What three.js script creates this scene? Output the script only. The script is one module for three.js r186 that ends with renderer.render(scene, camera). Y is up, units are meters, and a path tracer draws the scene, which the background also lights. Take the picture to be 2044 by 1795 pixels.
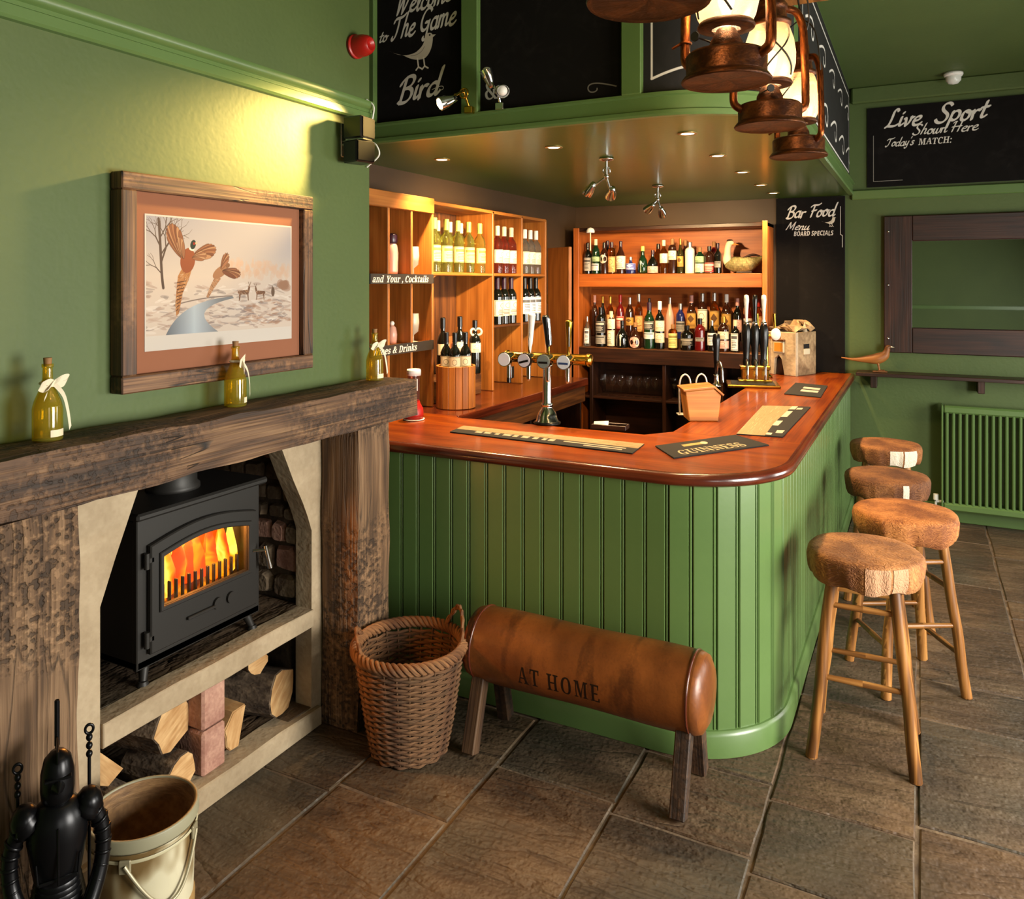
import * as THREE from 'three';
import { ConvexGeometry } from 'three/addons/geometries/ConvexGeometry.js';
import { mergeGeometries, toCreasedNormals } from 'three/addons/utils/BufferGeometryUtils.js';
import { RectAreaLightUniformsLib } from 'three/addons/lights/RectAreaLightUniformsLib.js';

// ------------------------------------------------------------------ camera, light, exposure
RectAreaLightUniformsLib.init();
const scene = new THREE.Scene();
const renderer = new THREE.WebGLRenderer({ antialias: true });
renderer.toneMapping = THREE.LinearToneMapping;
renderer.toneMappingExposure = 0.82;
renderer.shadowMap.enabled = true;

const IMW = 2044, IMH = 1795, FOC = 1580, HORIZON = 561, EYE = 1.75, YAW = Math.atan(813 / 1580);
const camera = new THREE.PerspectiveCamera(2 * Math.atan(IMH / 2 / FOC) * 180 / Math.PI, IMW / IMH, 0.05, 60);
camera.position.set(0, EYE, 0);
camera.rotation.y = YAW;
camera.setViewOffset(IMW, IMH, 0, IMH / 2 - HORIZON, IMW, IMH);
scene.background = new THREE.Color(0.3, 0.34, 0.4);

// room extents (metres)
const WALL_L = -2.12, WALL_R = 2.3, WALL_B = -6.6, WALL_REAR = 1.9, CEIL = 3.22, SOFFIT = 2.41, COUNTER = 1.04;
const WINDOWS = [[-2.95, -1.35], [-5.75, -4.35], [-0.3, 1.0]];   // z ranges on the right wall; the last is unseen, added as fill light
const WIN_Y0 = 0.55, WIN_Y1 = 1.95;

function areaLight(w, h, pos, target, color, intensity) {
  const l = new THREE.RectAreaLight(color, intensity, w, h);
  l.position.set(...pos); l.lookAt(...target); l.castShadow = true; scene.add(l); return l;
}
const DAY = new THREE.Color(1.0, 0.965, 0.88);
const WIN_POWER = [50, 18, 5];
WINDOWS.forEach(([a, b], i) => areaLight(b - a - 0.1, WIN_Y1 - WIN_Y0 - 0.1, [WALL_R - 0.03, (WIN_Y0 + WIN_Y1) / 2, (a + b) / 2], [0, 0.45, (a + b) / 2], DAY, WIN_POWER[i]));
const WARM = new THREE.Color(1.0, 0.66, 0.32);
function spot(pos, target, intensity, angle, penumbra = 1, color = WARM, radius = 1.5) {
  const l = new THREE.SpotLight(color, intensity, 0, angle, penumbra, 2);
  l.position.set(...pos); l.target.position.set(...target); l.castShadow = true; l.shadow.radius = radius;
  scene.add(l); scene.add(l.target); return l;
}
function bulb(pos, intensity, color = WARM, radius = 1, parent = scene) {
  const l = new THREE.PointLight(color, intensity, 0, 2); l.position.set(...pos); l.castShadow = true; l.shadow.radius = radius; parent.add(l); return l;
}

// ------------------------------------------------------------------ photo pixel -> point on a known plane
const CY = Math.cos(YAW), SY = Math.sin(YAW);
const ray = (px, py) => { const u = (px - IMW / 2) / FOC, v = -(py - HORIZON) / FOC; return [u * CY - SY, v, -(u * SY + CY)]; };
const onY = (px, py, y) => { const r = ray(px, py), t = (y - EYE) / r[1]; return [r[0] * t, y, r[2] * t]; };
const onX = (px, py, x) => { const r = ray(px, py), t = x / r[0]; return [x, EYE + r[1] * t, r[2] * t]; };
const onZ = (px, py, z) => { const r = ray(px, py), t = z / r[2]; return [r[0] * t, EYE + r[1] * t, z]; };

// ------------------------------------------------------------------ helpers: random, names, things, parts
function rng(seed) { let a = seed >>> 0; return () => { a = (a + 0x6d2b79f5) | 0; let t = Math.imul(a ^ (a >>> 15), 1 | a); t = (t + Math.imul(t ^ (t >>> 7), 61 | t)) ^ t; return ((t ^ (t >>> 14)) >>> 0) / 4294967296; }; }
const R = rng(7), rr = (a, b) => a + (b - a) * R();
const PI = Math.PI, TAU = PI * 2;
const taken = new Map();
function numbered(name) { const n = taken.get(name) || 0; taken.set(name, n + 1); return n ? name + '_' + String(n).padStart(3, '0') : name; }
function tag(o, label, category, group, kind) {
  if (label) o.userData.label = label; if (category) o.userData.category = category;
  if (group) o.userData.group = group; if (kind) o.userData.kind = kind; return o;
}
function thing(name, label, category, pos = [0, 0, 0], turn = 0, group) {
  const o = new THREE.Group(); o.name = numbered(name); o.position.set(...pos); o.rotation.y = turn; scene.add(o);
  return tag(o, label, category, group);
}
function part(name, geo, mat, parent, pos, rot) {
  const m = new THREE.Mesh(Array.isArray(geo) ? merge(geo) : geo, mat); m.name = name; m.castShadow = m.receiveShadow = true;
  if (pos) m.position.set(...pos); if (rot) m.rotation.set(...rot); parent.add(m); return m;
}
function single(name, geo, mat, label, category, pos, rot, group) { const m = part(numbered(name), geo, mat, scene, pos, rot); return tag(m, label, category, group); }
function struct(name, geo, mat, label, pos, rot) { const m = part(numbered(name), geo, mat, scene, pos, rot); m.userData.kind = 'structure'; if (label) m.userData.label = label; return m; }
function copyOf(o, pos, turn, label, group) {
  const c = o.clone(); c.name = numbered(o.userData.base || o.name); c.userData = { ...o.userData }; c.position.set(...pos); c.rotation.y = turn; scene.add(c);
  if (label) c.userData.label = label; if (group) c.userData.group = group; return c;
}
function flat(g) { return g.index ? g.toNonIndexed() : g; }
function merge(list) {
  const gs = list.map((g) => { let n = flat(g); if (!n.attributes.uv) n = grainUV(n, 'x'); for (const k of Object.keys(n.attributes)) if (!['position', 'normal', 'uv'].includes(k)) n.deleteAttribute(k); return n; });
  return mergeGeometries(gs);
}
const M4 = new THREE.Matrix4();
function at(g, x = 0, y = 0, z = 0, rx = 0, ry = 0, rz = 0) {
  M4.makeRotationFromEuler(new THREE.Euler(rx, ry, rz)); M4.setPosition(x, y, z); g.applyMatrix4(M4); return g;
}
// uv in metres from the position, u running along the grain axis
function grainUV(g, axis = 'x', off = [0, 0]) {
  g = flat(g); const p = g.attributes.position, n = g.attributes.normal, uv = new Float32Array(p.count * 2), A = 'xyz'.indexOf(axis);
  for (let i = 0; i < p.count; i += 3) {
    const nn = [0, 0, 0];
    for (let k = 0; k < 3; k++) { nn[0] += Math.abs(n.getX(i + k)); nn[1] += Math.abs(n.getY(i + k)); nn[2] += Math.abs(n.getZ(i + k)); }
    const D = nn.indexOf(Math.max(...nn));
    for (let k = 0; k < 3; k++) {
      const c = [p.getX(i + k), p.getY(i + k), p.getZ(i + k)];
      let a = A, b = [0, 1, 2].find((q) => q !== D && q !== A);
      if (D === A) { a = (A + 1) % 3; b = (A + 2) % 3; }
      uv[(i + k) * 2] = c[a] + off[0]; uv[(i + k) * 2 + 1] = c[b] + off[1];
    }
  }
  g.setAttribute('uv', new THREE.BufferAttribute(uv, 2)); return g;
}
const boxCache = new Map();
function cbox(w, h, d, c = 0.003) {   // box with chamfered edges
  c = Math.min(c, w / 3, h / 3, d / 3);
  const key = [w, h, d, c].map((v) => v.toFixed(4)).join();
  if (!boxCache.has(key)) {
    const pts = [];
    for (const sx of [-1, 1]) for (const sy of [-1, 1]) for (const sz of [-1, 1]) {
      const X = sx * w / 2, Y = sy * h / 2, Z = sz * d / 2;
      pts.push(new THREE.Vector3(X - sx * c, Y - sy * c, Z), new THREE.Vector3(X - sx * c, Y, Z - sz * c), new THREE.Vector3(X, Y - sy * c, Z - sz * c));
    }
    boxCache.set(key, new ConvexGeometry(pts));
  }
  const g = boxCache.get(key).clone(); g.deleteAttribute('uv'); return g;
}
function wbox(w, h, d, axis = 'x', c = 0.003) { return grainUV(cbox(w, h, d, c), axis, [R() * 5, R() * 5]); }   // wooden piece
// a piece given by its extents
function ext(x0, x1, y0, y1, z0, z1, axis = 'x', c = 0.003) {
  const g = grainUV(cbox(Math.abs(x1 - x0), Math.abs(y1 - y0), Math.abs(z1 - z0), c), axis, [R() * 5, R() * 5]);
  return at(g, (x0 + x1) / 2, (y0 + y1) / 2, (z0 + z1) / 2);
}
function lathe(pts, seg = 28) { return new THREE.LatheGeometry(pts.map(([r, y]) => new THREE.Vector2(r, y)), seg); }
function tube(pts, r, seg = 24, rad = 8, closed = false) { return new THREE.TubeGeometry(new THREE.CatmullRomCurve3(pts.map((p) => new THREE.Vector3(...p)), closed), seg, r, rad, closed); }
function rod(a, b, r0, r1 = r0, rad = 10) {
  const A = new THREE.Vector3(...a), B = new THREE.Vector3(...b), d = B.clone().sub(A), g = new THREE.CylinderGeometry(r1, r0, d.length(), rad, 1);
  g.applyQuaternion(new THREE.Quaternion().setFromUnitVectors(new THREE.Vector3(0, 1, 0), d.normalize()));
  g.translate((A.x + B.x) / 2, (A.y + B.y) / 2, (A.z + B.z) / 2); return g;
}
// profile [[outward, y]...] swept along a floor path [[x, z]...]; outward is to the right-hand side seen walking with +z to the right of +x
function sweep(path, profile, crease = 0.6, closed = true) {
  const n = path.length, pos = [], uv = [], out = [], len = [0];
  for (let i = 0; i < n; i++) {
    const a = path[Math.max(0, i - 1)], b = path[i], c = path[Math.min(n - 1, i + 1)];
    const d1 = i > 0 ? [b[0] - a[0], b[1] - a[1]] : [c[0] - b[0], c[1] - b[1]], d2 = i < n - 1 ? [c[0] - b[0], c[1] - b[1]] : d1;
    const l1 = Math.hypot(...d1), l2 = Math.hypot(...d2), n1 = [-d1[1] / l1, d1[0] / l1], n2 = [-d2[1] / l2, d2[0] / l2];
    const m = [n1[0] + n2[0], n1[1] + n2[1]], ml = Math.hypot(...m), k = 2 / (ml * ml); out.push([m[0] * k, m[1] * k]);
    if (i) len.push(len[i - 1] + l1);
  }
  const P = (i, j) => [path[i][0] + out[i][0] * profile[j][0], profile[j][1], path[i][1] + out[i][1] * profile[j][0]];
  const m = profile.length, v = [0]; for (let j = 1; j <= m; j++) v.push(v[j - 1] + Math.hypot(profile[j % m][0] - profile[j - 1][0], profile[j % m][1] - profile[j - 1][1]));
  for (let i = 0; i < n - 1; i++) for (let j = 0; j < (closed ? m : m - 1); j++) {
    const q = (j + 1) % m, A = P(i, j), B = P(i + 1, j), C = P(i + 1, q), D = P(i, q);
    pos.push(...A, ...B, ...C, ...A, ...C, ...D);
    uv.push(len[i], v[j], len[i + 1], v[j], len[i + 1], v[j + 1], len[i], v[j], len[i + 1], v[j + 1], len[i], v[j + 1]);
  }
  if (closed) for (const i of [0, n - 1]) {
    for (const [a, b, c] of THREE.ShapeUtils.triangulateShape(profile.map((p) => new THREE.Vector2(...p)), [])) { for (const j of i ? [a, b, c] : [c, b, a]) { pos.push(...P(i, j)); uv.push(...profile[j]); } }
  }
  const g = new THREE.BufferGeometry();
  g.setAttribute('position', new THREE.Float32BufferAttribute(pos, 3)); g.setAttribute('uv', new THREE.Float32BufferAttribute(uv, 2)); g.computeVertexNormals();
  return toCreasedNormals(g, crease);
}
function extrude(pts, depth, bevel = 0, holes = [], curve = 6) {
  const s = pts instanceof THREE.Shape ? pts : new THREE.Shape(pts.map((p) => new THREE.Vector2(...p)));
  for (const h of holes) s.holes.push(h instanceof THREE.Path ? h : new THREE.Path(h.map((p) => new THREE.Vector2(...p))));
  return new THREE.ExtrudeGeometry(s, { depth, bevelEnabled: bevel > 0, bevelThickness: bevel, bevelSize: bevel, bevelOffset: -bevel, bevelSegments: bevel > 0.008 ? 3 : 1, curveSegments: curve, steps: 1 });
}
// floor outline [[x,z]...] extruded upward from y0 to y1
function slabXZ(pts, y0, y1, bevel = 0, holes = []) {
  const f = (p) => p.map(([x, z]) => [x, -z]); return at(extrude(f(pts), y1 - y0 - 2 * bevel, bevel, holes.map(f)), 0, y0 + bevel, 0, -PI / 2, 0, 0);
}
// outline [[s, y]...] with s = -z on a plane x = const, thickness growing towards +x
function slabZY(pts, x0, x1, bevel = 0, holes = []) { const g = extrude(pts, x1 - x0 - 2 * bevel, bevel, holes); return at(g, x0 + bevel, 0, 0, 0, PI / 2, 0); }
const arc = (cx, cy, r, a0, a1, n) => Array.from({ length: n + 1 }, (_, i) => { const a = a0 + (a1 - a0) * i / n; return [cx + r * Math.cos(a), cy + r * Math.sin(a)]; });

// ------------------------------------------------------------------ noise and textures
const LAT = (() => { const r = rng(99), a = new Float32Array(65536); for (let i = 0; i < 65536; i++) a[i] = r(); return a; })();
function vnoise(x, y, px = 256, py = 256) {
  const ix = Math.floor(x), iy = Math.floor(y), fx = x - ix, fy = y - iy, sx = fx * fx * (3 - 2 * fx), sy = fy * fy * (3 - 2 * fy);
  const m = (a, n) => ((a % n) + n) % n, x0 = m(ix, px), x1 = m(ix + 1, px), y0 = m(iy, py) * 256, y1 = m(iy + 1, py) * 256;
  const a = LAT[y0 + x0], b = LAT[y0 + x1], c = LAT[y1 + x0], d = LAT[y1 + x1];
  return a + (b - a) * sx + (c - a + (a - b - c + d) * sx) * sy;
}
function fbm(x, y, oct, px, py) { let s = 0, a = 0.5, t = 0; for (let i = 0; i < oct; i++) { s += a * vnoise(x, y, Math.min(px, 256), Math.min(py, 256)); t += a; a *= 0.5; x = x * 2 + 0; y = y * 2; px *= 2; py *= 2; } return s / t; }
const clamp = (v, a = 0, b = 1) => Math.min(b, Math.max(a, v)), mix = (a, b, t) => a + (b - a) * t, mix3 = (a, b, t) => [mix(a[0], b[0], t), mix(a[1], b[1], t), mix(a[2], b[2], t)];
const hex = (h) => [(h >> 16) & 255, (h >> 8) & 255, h & 255];
// fn(u, v) -> [r, g, b (0..255 sRGB), height 0..1]; the tile covers sx by sy metres
function makeTex(w, h, sx, sy, fn, bump = true) {
  const c = new Uint8Array(w * h * 4), b = new Uint8Array(w * h * 4);
  for (let y = 0; y < h; y++) for (let x = 0; x < w; x++) {
    const q = fn(x / w, y / h), i = (y * w + x) * 4;
    c[i] = clamp(q[0], 0, 255); c[i + 1] = clamp(q[1], 0, 255); c[i + 2] = clamp(q[2], 0, 255); c[i + 3] = 255;
    b[i] = b[i + 1] = b[i + 2] = clamp((q[3] ?? 0.5) * 255, 0, 255); b[i + 3] = 255;
  }
  const setup = (d, srgb) => { const t = new THREE.DataTexture(d, w, h); t.wrapS = t.wrapT = THREE.RepeatWrapping; t.magFilter = THREE.LinearFilter; t.minFilter = THREE.LinearMipmapLinearFilter; t.generateMipmaps = true; t.repeat.set(1 / sx, 1 / sy); if (srgb) t.colorSpace = THREE.SRGBColorSpace; t.needsUpdate = true; return t; };
  return { map: setup(c, true), bump: bump ? setup(b, false) : null };
}
function canvasTex(w, h, draw) {
  const c = document.createElement('canvas'); c.width = w; c.height = h; const x = c.getContext('2d'); draw(x, w, h);
  const t = new THREE.CanvasTexture(c); t.colorSpace = THREE.SRGBColorSpace; t.magFilter = THREE.LinearFilter; return t;
}
const std = (o) => new THREE.MeshPhysicalMaterial({ roughness: 0.6, metalness: 0, side: THREE.DoubleSide, ...o });
const textured = (t, bumpScale, o = {}) => std({ map: t.map, bumpMap: t.bump, bumpScale, ...o });

function woodTex(dark, mid, light, o = {}) {   // grain along u, tile 1.2 x 0.6 m
  const { fine = 90, rings = 9, contrast = 1, pits = 0, cracks = 0, size = 512, seed = 0 } = o;
  return makeTex(size * 2, size, 1.2, 0.6, (u, v) => {
    const warp = fbm(u * 3 + seed, v * 4, 3, 3, 4) * 1.6, g = fbm(u * 4, (v + seed) * fine, 3, 4, fine), r = 0.5 + 0.5 * Math.sin((v * rings + warp) * TAU);
    const broad = fbm(u * 2 + 3, v * 3 + seed, 3, 2, 3);
    let t = clamp(0.5 + ((r - 0.5) * 0.45 + (g - 0.5) * 1.1 + (broad - 0.5) * 0.8) * contrast);
    let c = t < 0.5 ? mix3(dark, mid, t * 2) : mix3(mid, light, t * 2 - 1), h = 0.5 + (g - 0.5) * 0.6;
    if (cracks) { const k = fbm(u * 2 + 7, v * 16 + warp * 0.6, 2, 2, 16), q = clamp(1 - Math.abs(k - 0.5) * 60); if (broad > 0.46) { c = mix3(c, dark.map((d) => d * 0.35), q * cracks); h -= q * cracks * 0.6; } }
    if (pits) { const k = fbm(u * 96, v * 44, 3, 96, 44), zone = clamp((fbm(u * 3, v * 2 + 5, 2, 3, 2) - 0.42) * 6), q = clamp((k - 0.57) * 8) * zone * pits; c = mix3(c, dark.map((d) => d * 0.5), q); h -= q * 0.7; const q2 = clamp((0.41 - k) * 7) * zone * pits; c = mix3(c, light.map((d) => Math.min(255, d * 1.35)), q2 * 0.7); h += q2 * 0.3; }
    return [...c, clamp(h)];
  });
}
// ------------------------------------------------------------------ materials
const T = {};
T.paint = makeTex(512, 512, 1.3, 1.3, (u, v) => { const a = fbm(u * 6, v * 6, 4, 6, 6), b = fbm(u * 90, v * 90, 2, 90, 90); return [...mix3(hex(0x5e7646), hex(0x69814e), a * 0.8 + b * 0.2), 0.5 + (b - 0.5) * 0.5 + (a - 0.5) * 0.4]; });
T.brown = makeTex(256, 256, 1.1, 1.1, (u, v) => { const a = fbm(u * 6, v * 6, 4, 6, 6); return [...mix3(hex(0x4d3c2b), hex(0x57442f), a), a]; });
T.plaster = makeTex(512, 512, 0.9, 0.9, (u, v) => { const a = fbm(u * 5, v * 5, 4, 5, 5), b = fbm(u * 60, v * 60, 3, 60, 60); return [...mix3(hex(0x9d8e78), hex(0xc2b5a0), clamp(a * 1.1 + (b - 0.5) * 0.5)), a * 0.5 + b * 0.5]; });
T.beam = woodTex(hex(0x2e2016), hex(0x573d28), hex(0x836446), { fine: 110, rings: 5, contrast: 0.95, pits: 0.3, cracks: 0.9, size: 640 });
T.post = woodTex(hex(0x3d2c1e), hex(0x674d35), hex(0x8c6f52), { fine: 90, rings: 4, contrast: 0.8, pits: 0.5, cracks: 0.35, seed: 3 });
T.counter = woodTex(hex(0x853007), hex(0xb24a0e), hex(0xcb6616), { fine: 110, rings: 4, contrast: 0.8, seed: 1 });
T.edge = woodTex(hex(0x3a140a), hex(0x5c2412), hex(0x7a3519), { fine: 100, rings: 3, contrast: 0.7, seed: 5 });
T.pine = woodTex(hex(0x8a5520), hex(0xa86a2c), hex(0xc08440), { fine: 80, rings: 5, contrast: 0.75, seed: 2 });
T.oak = woodTex(hex(0x4a2c14), hex(0x70451f), hex(0x8f5d2c), { fine: 70, rings: 6, contrast: 1, seed: 4 });
T.darkwood = woodTex(hex(0x1f110b), hex(0x371e13), hex(0x4e2d1c), { fine: 80, rings: 4, contrast: 0.8, seed: 6 });
T.stool = woodTex(hex(0x5a3614), hex(0x8f5d2a), hex(0xb98345), { fine: 60, rings: 3, contrast: 1, seed: 8 });
T.slate = makeTex(1024, 1024, 1.4, 1.4, (u, v) => {
  const a = fbm(u * 4, v * 4, 5, 4, 4), w = fbm(u * 6 + 9, v * 6, 3, 6, 6) * 0.5, b = fbm(u * 7 + w, v * 34 + w * 4, 4, 7, 34), c = fbm(u * 120, v * 120, 2, 120, 120);
  const step = fbm(u * 3 + w, v * 7 + 3 + w, 4, 3, 7), lay = Math.abs(((step * 7) % 1) - 0.5) * 2;
  const t = clamp(0.5 + (a - 0.5) * 1.5 + (b - 0.5) * 0.7 + (c - 0.5) * 0.35);
  let col = t < 0.5 ? mix3(hex(0x4a3b2d), hex(0x6a5642), t * 2) : mix3(hex(0x6a5642), hex(0x87725a), t * 2 - 1);
  col = mix3(col, hex(0x5f6157), clamp((fbm(u * 3 + 4, v * 3, 3, 3, 3) - 0.5) * 4) * 0.45);
  return [...col, clamp(0.5 + (step - 0.5) * 0.5 + (b - 0.5) * 0.55 - Math.pow(1 - Math.abs(fbm(u * 5 + w * 2, v * 22 + 7, 4, 5, 22) - 0.5) * 2, 6) * 0.25 + (a - 0.5) * 0.35 + (c - 0.5) * 0.15)];
});
T.rubble = makeTex(256, 256, 0.4, 0.4, (u, v) => { const a = fbm(u * 6, v * 6, 4, 6, 6), b = fbm(u * 30, v * 30, 3, 30, 30); return [...mix3(hex(0x5a4938), hex(0x95826a), clamp(a * 1.3 - 0.1 + (b - 0.5) * 0.6)), a * 0.4 + b * 0.6]; });
T.brick = makeTex(256, 256, 0.3, 0.3, (u, v) => { const a = fbm(u * 5, v * 5, 4, 5, 5), b = fbm(u * 40, v * 40, 2, 40, 40); return [...mix3(hex(0x96695a), hex(0xc49a84), clamp(a * 1.2 - 0.1 + (b - 0.5) * 0.5)), a * 0.4 + b * 0.6]; });
T.bark = makeTex(256, 256, 0.3, 0.3, (u, v) => { const a = fbm(u * 5, v * 14, 4, 5, 14), b = fbm(u * 20, v * 40, 3, 20, 40); return [...mix3(hex(0x35281d), hex(0x83705a), clamp(a * 1.5 - 0.25 + (b - 0.5) * 0.5)), a * 0.6 + b * 0.4]; });
T.cut = makeTex(256, 256, 0.3, 0.3, (u, v) => { const a = fbm(u * 4, v * 30, 3, 4, 30), b = fbm(u * 8, v * 8, 3, 8, 8); return [...mix3(hex(0xa87a48), hex(0xdcb682), clamp(a * 0.9 + (b - 0.5) * 0.7 + 0.05)), a]; });
T.leather = makeTex(512, 512, 0.6, 0.6, (u, v) => { const a = fbm(u * 4, v * 4, 5, 4, 4), b = fbm(u * 60, v * 60, 2, 60, 60), s = clamp((fbm(u * 3 + 5, v * 9, 3, 3, 9) - 0.52) * 6); return [...mix3(mix3(hex(0x6b3a17), hex(0x9c5c28), clamp(a * 1.3 - 0.15)), hex(0x4c2710), s * 0.3 + (b - 0.5) * 0.3), b * 0.5 + a * 0.5]; });
T.hide = makeTex(512, 512, 0.3, 0.3, (u, v) => { const w = fbm(u * 5, v * 5, 3, 5, 5), a = fbm(u * 48 + w * 9, v * 110 + w * 16, 2, 48, 110), b = fbm(u * 4, v * 4, 4, 4, 4); return [...mix3(hex(0x6e3f1b), hex(0xb87d46), clamp(0.45 + (a - 0.5) * 0.9 + (b - 0.5) * 1.5)), a]; });
T.wicker = makeTex(256, 256, 0.2, 0.2, (u, v) => { const a = fbm(u * 10, v * 30, 3, 10, 30), b = fbm(u * 3, v * 3, 3, 3, 3); return [...mix3(hex(0x5c3d26), hex(0xb08a62), clamp(a * 1.1 - 0.1 + (b - 0.5) * 0.9)), a]; });
T.copper = makeTex(256, 256, 0.25, 0.25, (u, v) => { const a = fbm(u * 5, v * 5, 4, 5, 5), b = fbm(u * 24, v * 24, 3, 24, 24); return [...mix3(hex(0x5a3218), hex(0xa0602e), clamp(a * 1.6 - 0.35 + (b - 0.5) * 0.6)), b]; });
T.enamel = makeTex(512, 256, 1, 0.5, (u, v) => { const a = fbm(u * 8, v * 4, 4, 8, 4), b = fbm(u * 40, v * 20, 2, 40, 20); const rust = clamp((fbm(u * 6 + 3, v * 5, 4, 6, 5) - 0.52) * 8); return [...mix3(mix3(hex(0xb9b193), hex(0xd0c8ab), a), hex(0x5d4420), rust * 0.85), 0.5 + (b - 0.5) * 0.3 - rust * 0.2]; });

const PAINT = new THREE.Color(0.78, 0.95, 0.86);
const M = {
  wall: textured(T.paint, 0.0012, { roughness: 0.62, color: new THREE.Color(0.55, 0.53, 0.36) }),
  glossLit: textured(T.paint, 0.0004, { roughness: 0.34, color: new THREE.Color(0.76, 0.84, 0.68), clearcoat: 0.25, clearcoatRoughness: 0.3 }),  // wall green in a glossier coat, colour lightened for daylight on the bar
  soffit: textured(T.paint, 0.0004, { roughness: 0.34, color: new THREE.Color(0.44, 0.56, 0.2), clearcoat: 0.3, clearcoatRoughness: 0.16 }),
  brown: textured(T.brown, 0.001, { roughness: 0.55, color: new THREE.Color(0.72, 0.66, 0.58) }),
  plaster: textured(T.plaster, 0.004, { roughness: 0.92, color: new THREE.Color(0.86, 0.79, 0.68) }),
  beam: textured(T.beam, 0.008, { roughness: 0.72 }),
  post: textured(T.post, 0.012, { roughness: 0.82 }),
  counter: textured(T.counter, 0.0005, { color: new THREE.Color(0.5, 0.55, 0.24), roughness: 0.34, clearcoat: 0.22, clearcoatRoughness: 0.12, specularIntensity: 0.6 }),
  edge: textured(T.edge, 0.0005, { roughness: 0.25, clearcoat: 0.7, clearcoatRoughness: 0.15 }),
  pine: textured(T.pine, 0.0006, { roughness: 0.45, color: new THREE.Color(0.92, 0.84, 0.74) }),
  pineOrange: textured(T.pine, 0.0006, { roughness: 0.5, color: new THREE.Color(0.82, 0.54, 0.34) }),
  oak: textured(T.oak, 0.0008, { roughness: 0.5, color: new THREE.Color(0.66, 0.6, 0.54) }),
  darkwood: textured(T.darkwood, 0.0006, { roughness: 0.4, color: new THREE.Color(0.75, 0.7, 0.66) }),
  frame: textured(T.beam, 0.002, { roughness: 0.6, color: new THREE.Color(1.15, 1.05, 0.95) }),
  mirrorFrame: textured(T.darkwood, 0.001, { roughness: 0.5, color: new THREE.Color(0.75, 0.66, 0.6) }),
  stool: textured(T.stool, 0.001, { roughness: 0.42 }),
  rubble: textured(T.rubble, 0.008, { roughness: 0.95 }),
  mortar: textured(T.rubble, 0.006, { roughness: 1, color: new THREE.Color(0.45, 0.42, 0.38) }),
  joint: textured(T.rubble, 0.004, { roughness: 1, color: new THREE.Color(0.62, 0.57, 0.5) }),
  brick: textured(T.brick, 0.003, { roughness: 0.9 }),
  bark: textured(T.bark, 0.008, { roughness: 0.95 }),
  cut: textured(T.cut, 0.002, { roughness: 0.85 }),
  leather: textured(T.leather, 0.0008, { roughness: 0.38, color: new THREE.Color(0.8, 0.75, 0.7) }),
  hide: textured(T.hide, 0.004, { roughness: 0.8, sheen: 0.4, sheenRoughness: 0.5, sheenColor: new THREE.Color(0.5, 0.32, 0.18) }),
  hidePale: std({ color: 0xd9cbb6, bumpMap: T.hide.bump, bumpScale: 0.003, roughness: 0.85 }),
  hideDark: textured(T.hide, 0.004, { roughness: 0.8, color: new THREE.Color(0.55, 0.5, 0.45) }),
  wicker: textured(T.wicker, 0.002, { roughness: 0.75, color: new THREE.Color(1.0, 0.9, 0.82) }),
  wickerLight: textured(T.wicker, 0.002, { roughness: 0.7, color: new THREE.Color(1.1, 0.92, 0.72) }),
  wickerDark: textured(T.wicker, 0.002, { roughness: 0.8, color: new THREE.Color(0.7, 0.66, 0.62) }),
  copper: textured(T.copper, 0.0006, { roughness: 0.42, metalness: 0.7, color: new THREE.Color(0.42, 0.38, 0.33) }),
  copperLight: textured(T.copper, 0.0004, { roughness: 0.3, metalness: 0.85, color: new THREE.Color(0.8, 0.62, 0.48) }),
  enamel: textured(T.enamel, 0.001, { roughness: 0.4 }),
  rustyEnamel: textured(T.rubble, 0.001, { roughness: 0.6, color: new THREE.Color(1.1, 0.85, 0.55) }),
  iron: std({ color: 0x2b2926, roughness: 0.5, metalness: 0.35 }),
  ironMatt: std({ color: 0x101011, roughness: 0.7, metalness: 0.2 }),
  black: std({ color: 0x0c0c0d, roughness: 0.28 }),
  blackMatt: std({ color: 0x0e0d0c, roughness: 0.8 }),
  chrome: std({ color: 0xd8d8d8, roughness: 0.12, metalness: 1 }),
  brass: std({ color: 0xc79a3e, roughness: 0.2, metalness: 1 }),
  white: std({ color: 0xe8e6df, roughness: 0.5 }),
  cream: std({ color: 0xd8ccab, roughness: 0.6 }),
  red: std({ color: 0xa31812, roughness: 0.35 }),
  glass: std({ color: 0xffffff, roughness: 0.02, transmission: 1, thickness: 0, ior: 1.45 }),
};
M.slates = [[0.5, 0.47, 0.43], [0.6, 0.53, 0.45], [0.44, 0.42, 0.39], [0.64, 0.56, 0.46], [0.54, 0.46, 0.38]].map((c) => textured(T.slate, 0.02, { roughness: 0.6, color: new THREE.Color(...c) }));
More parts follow.
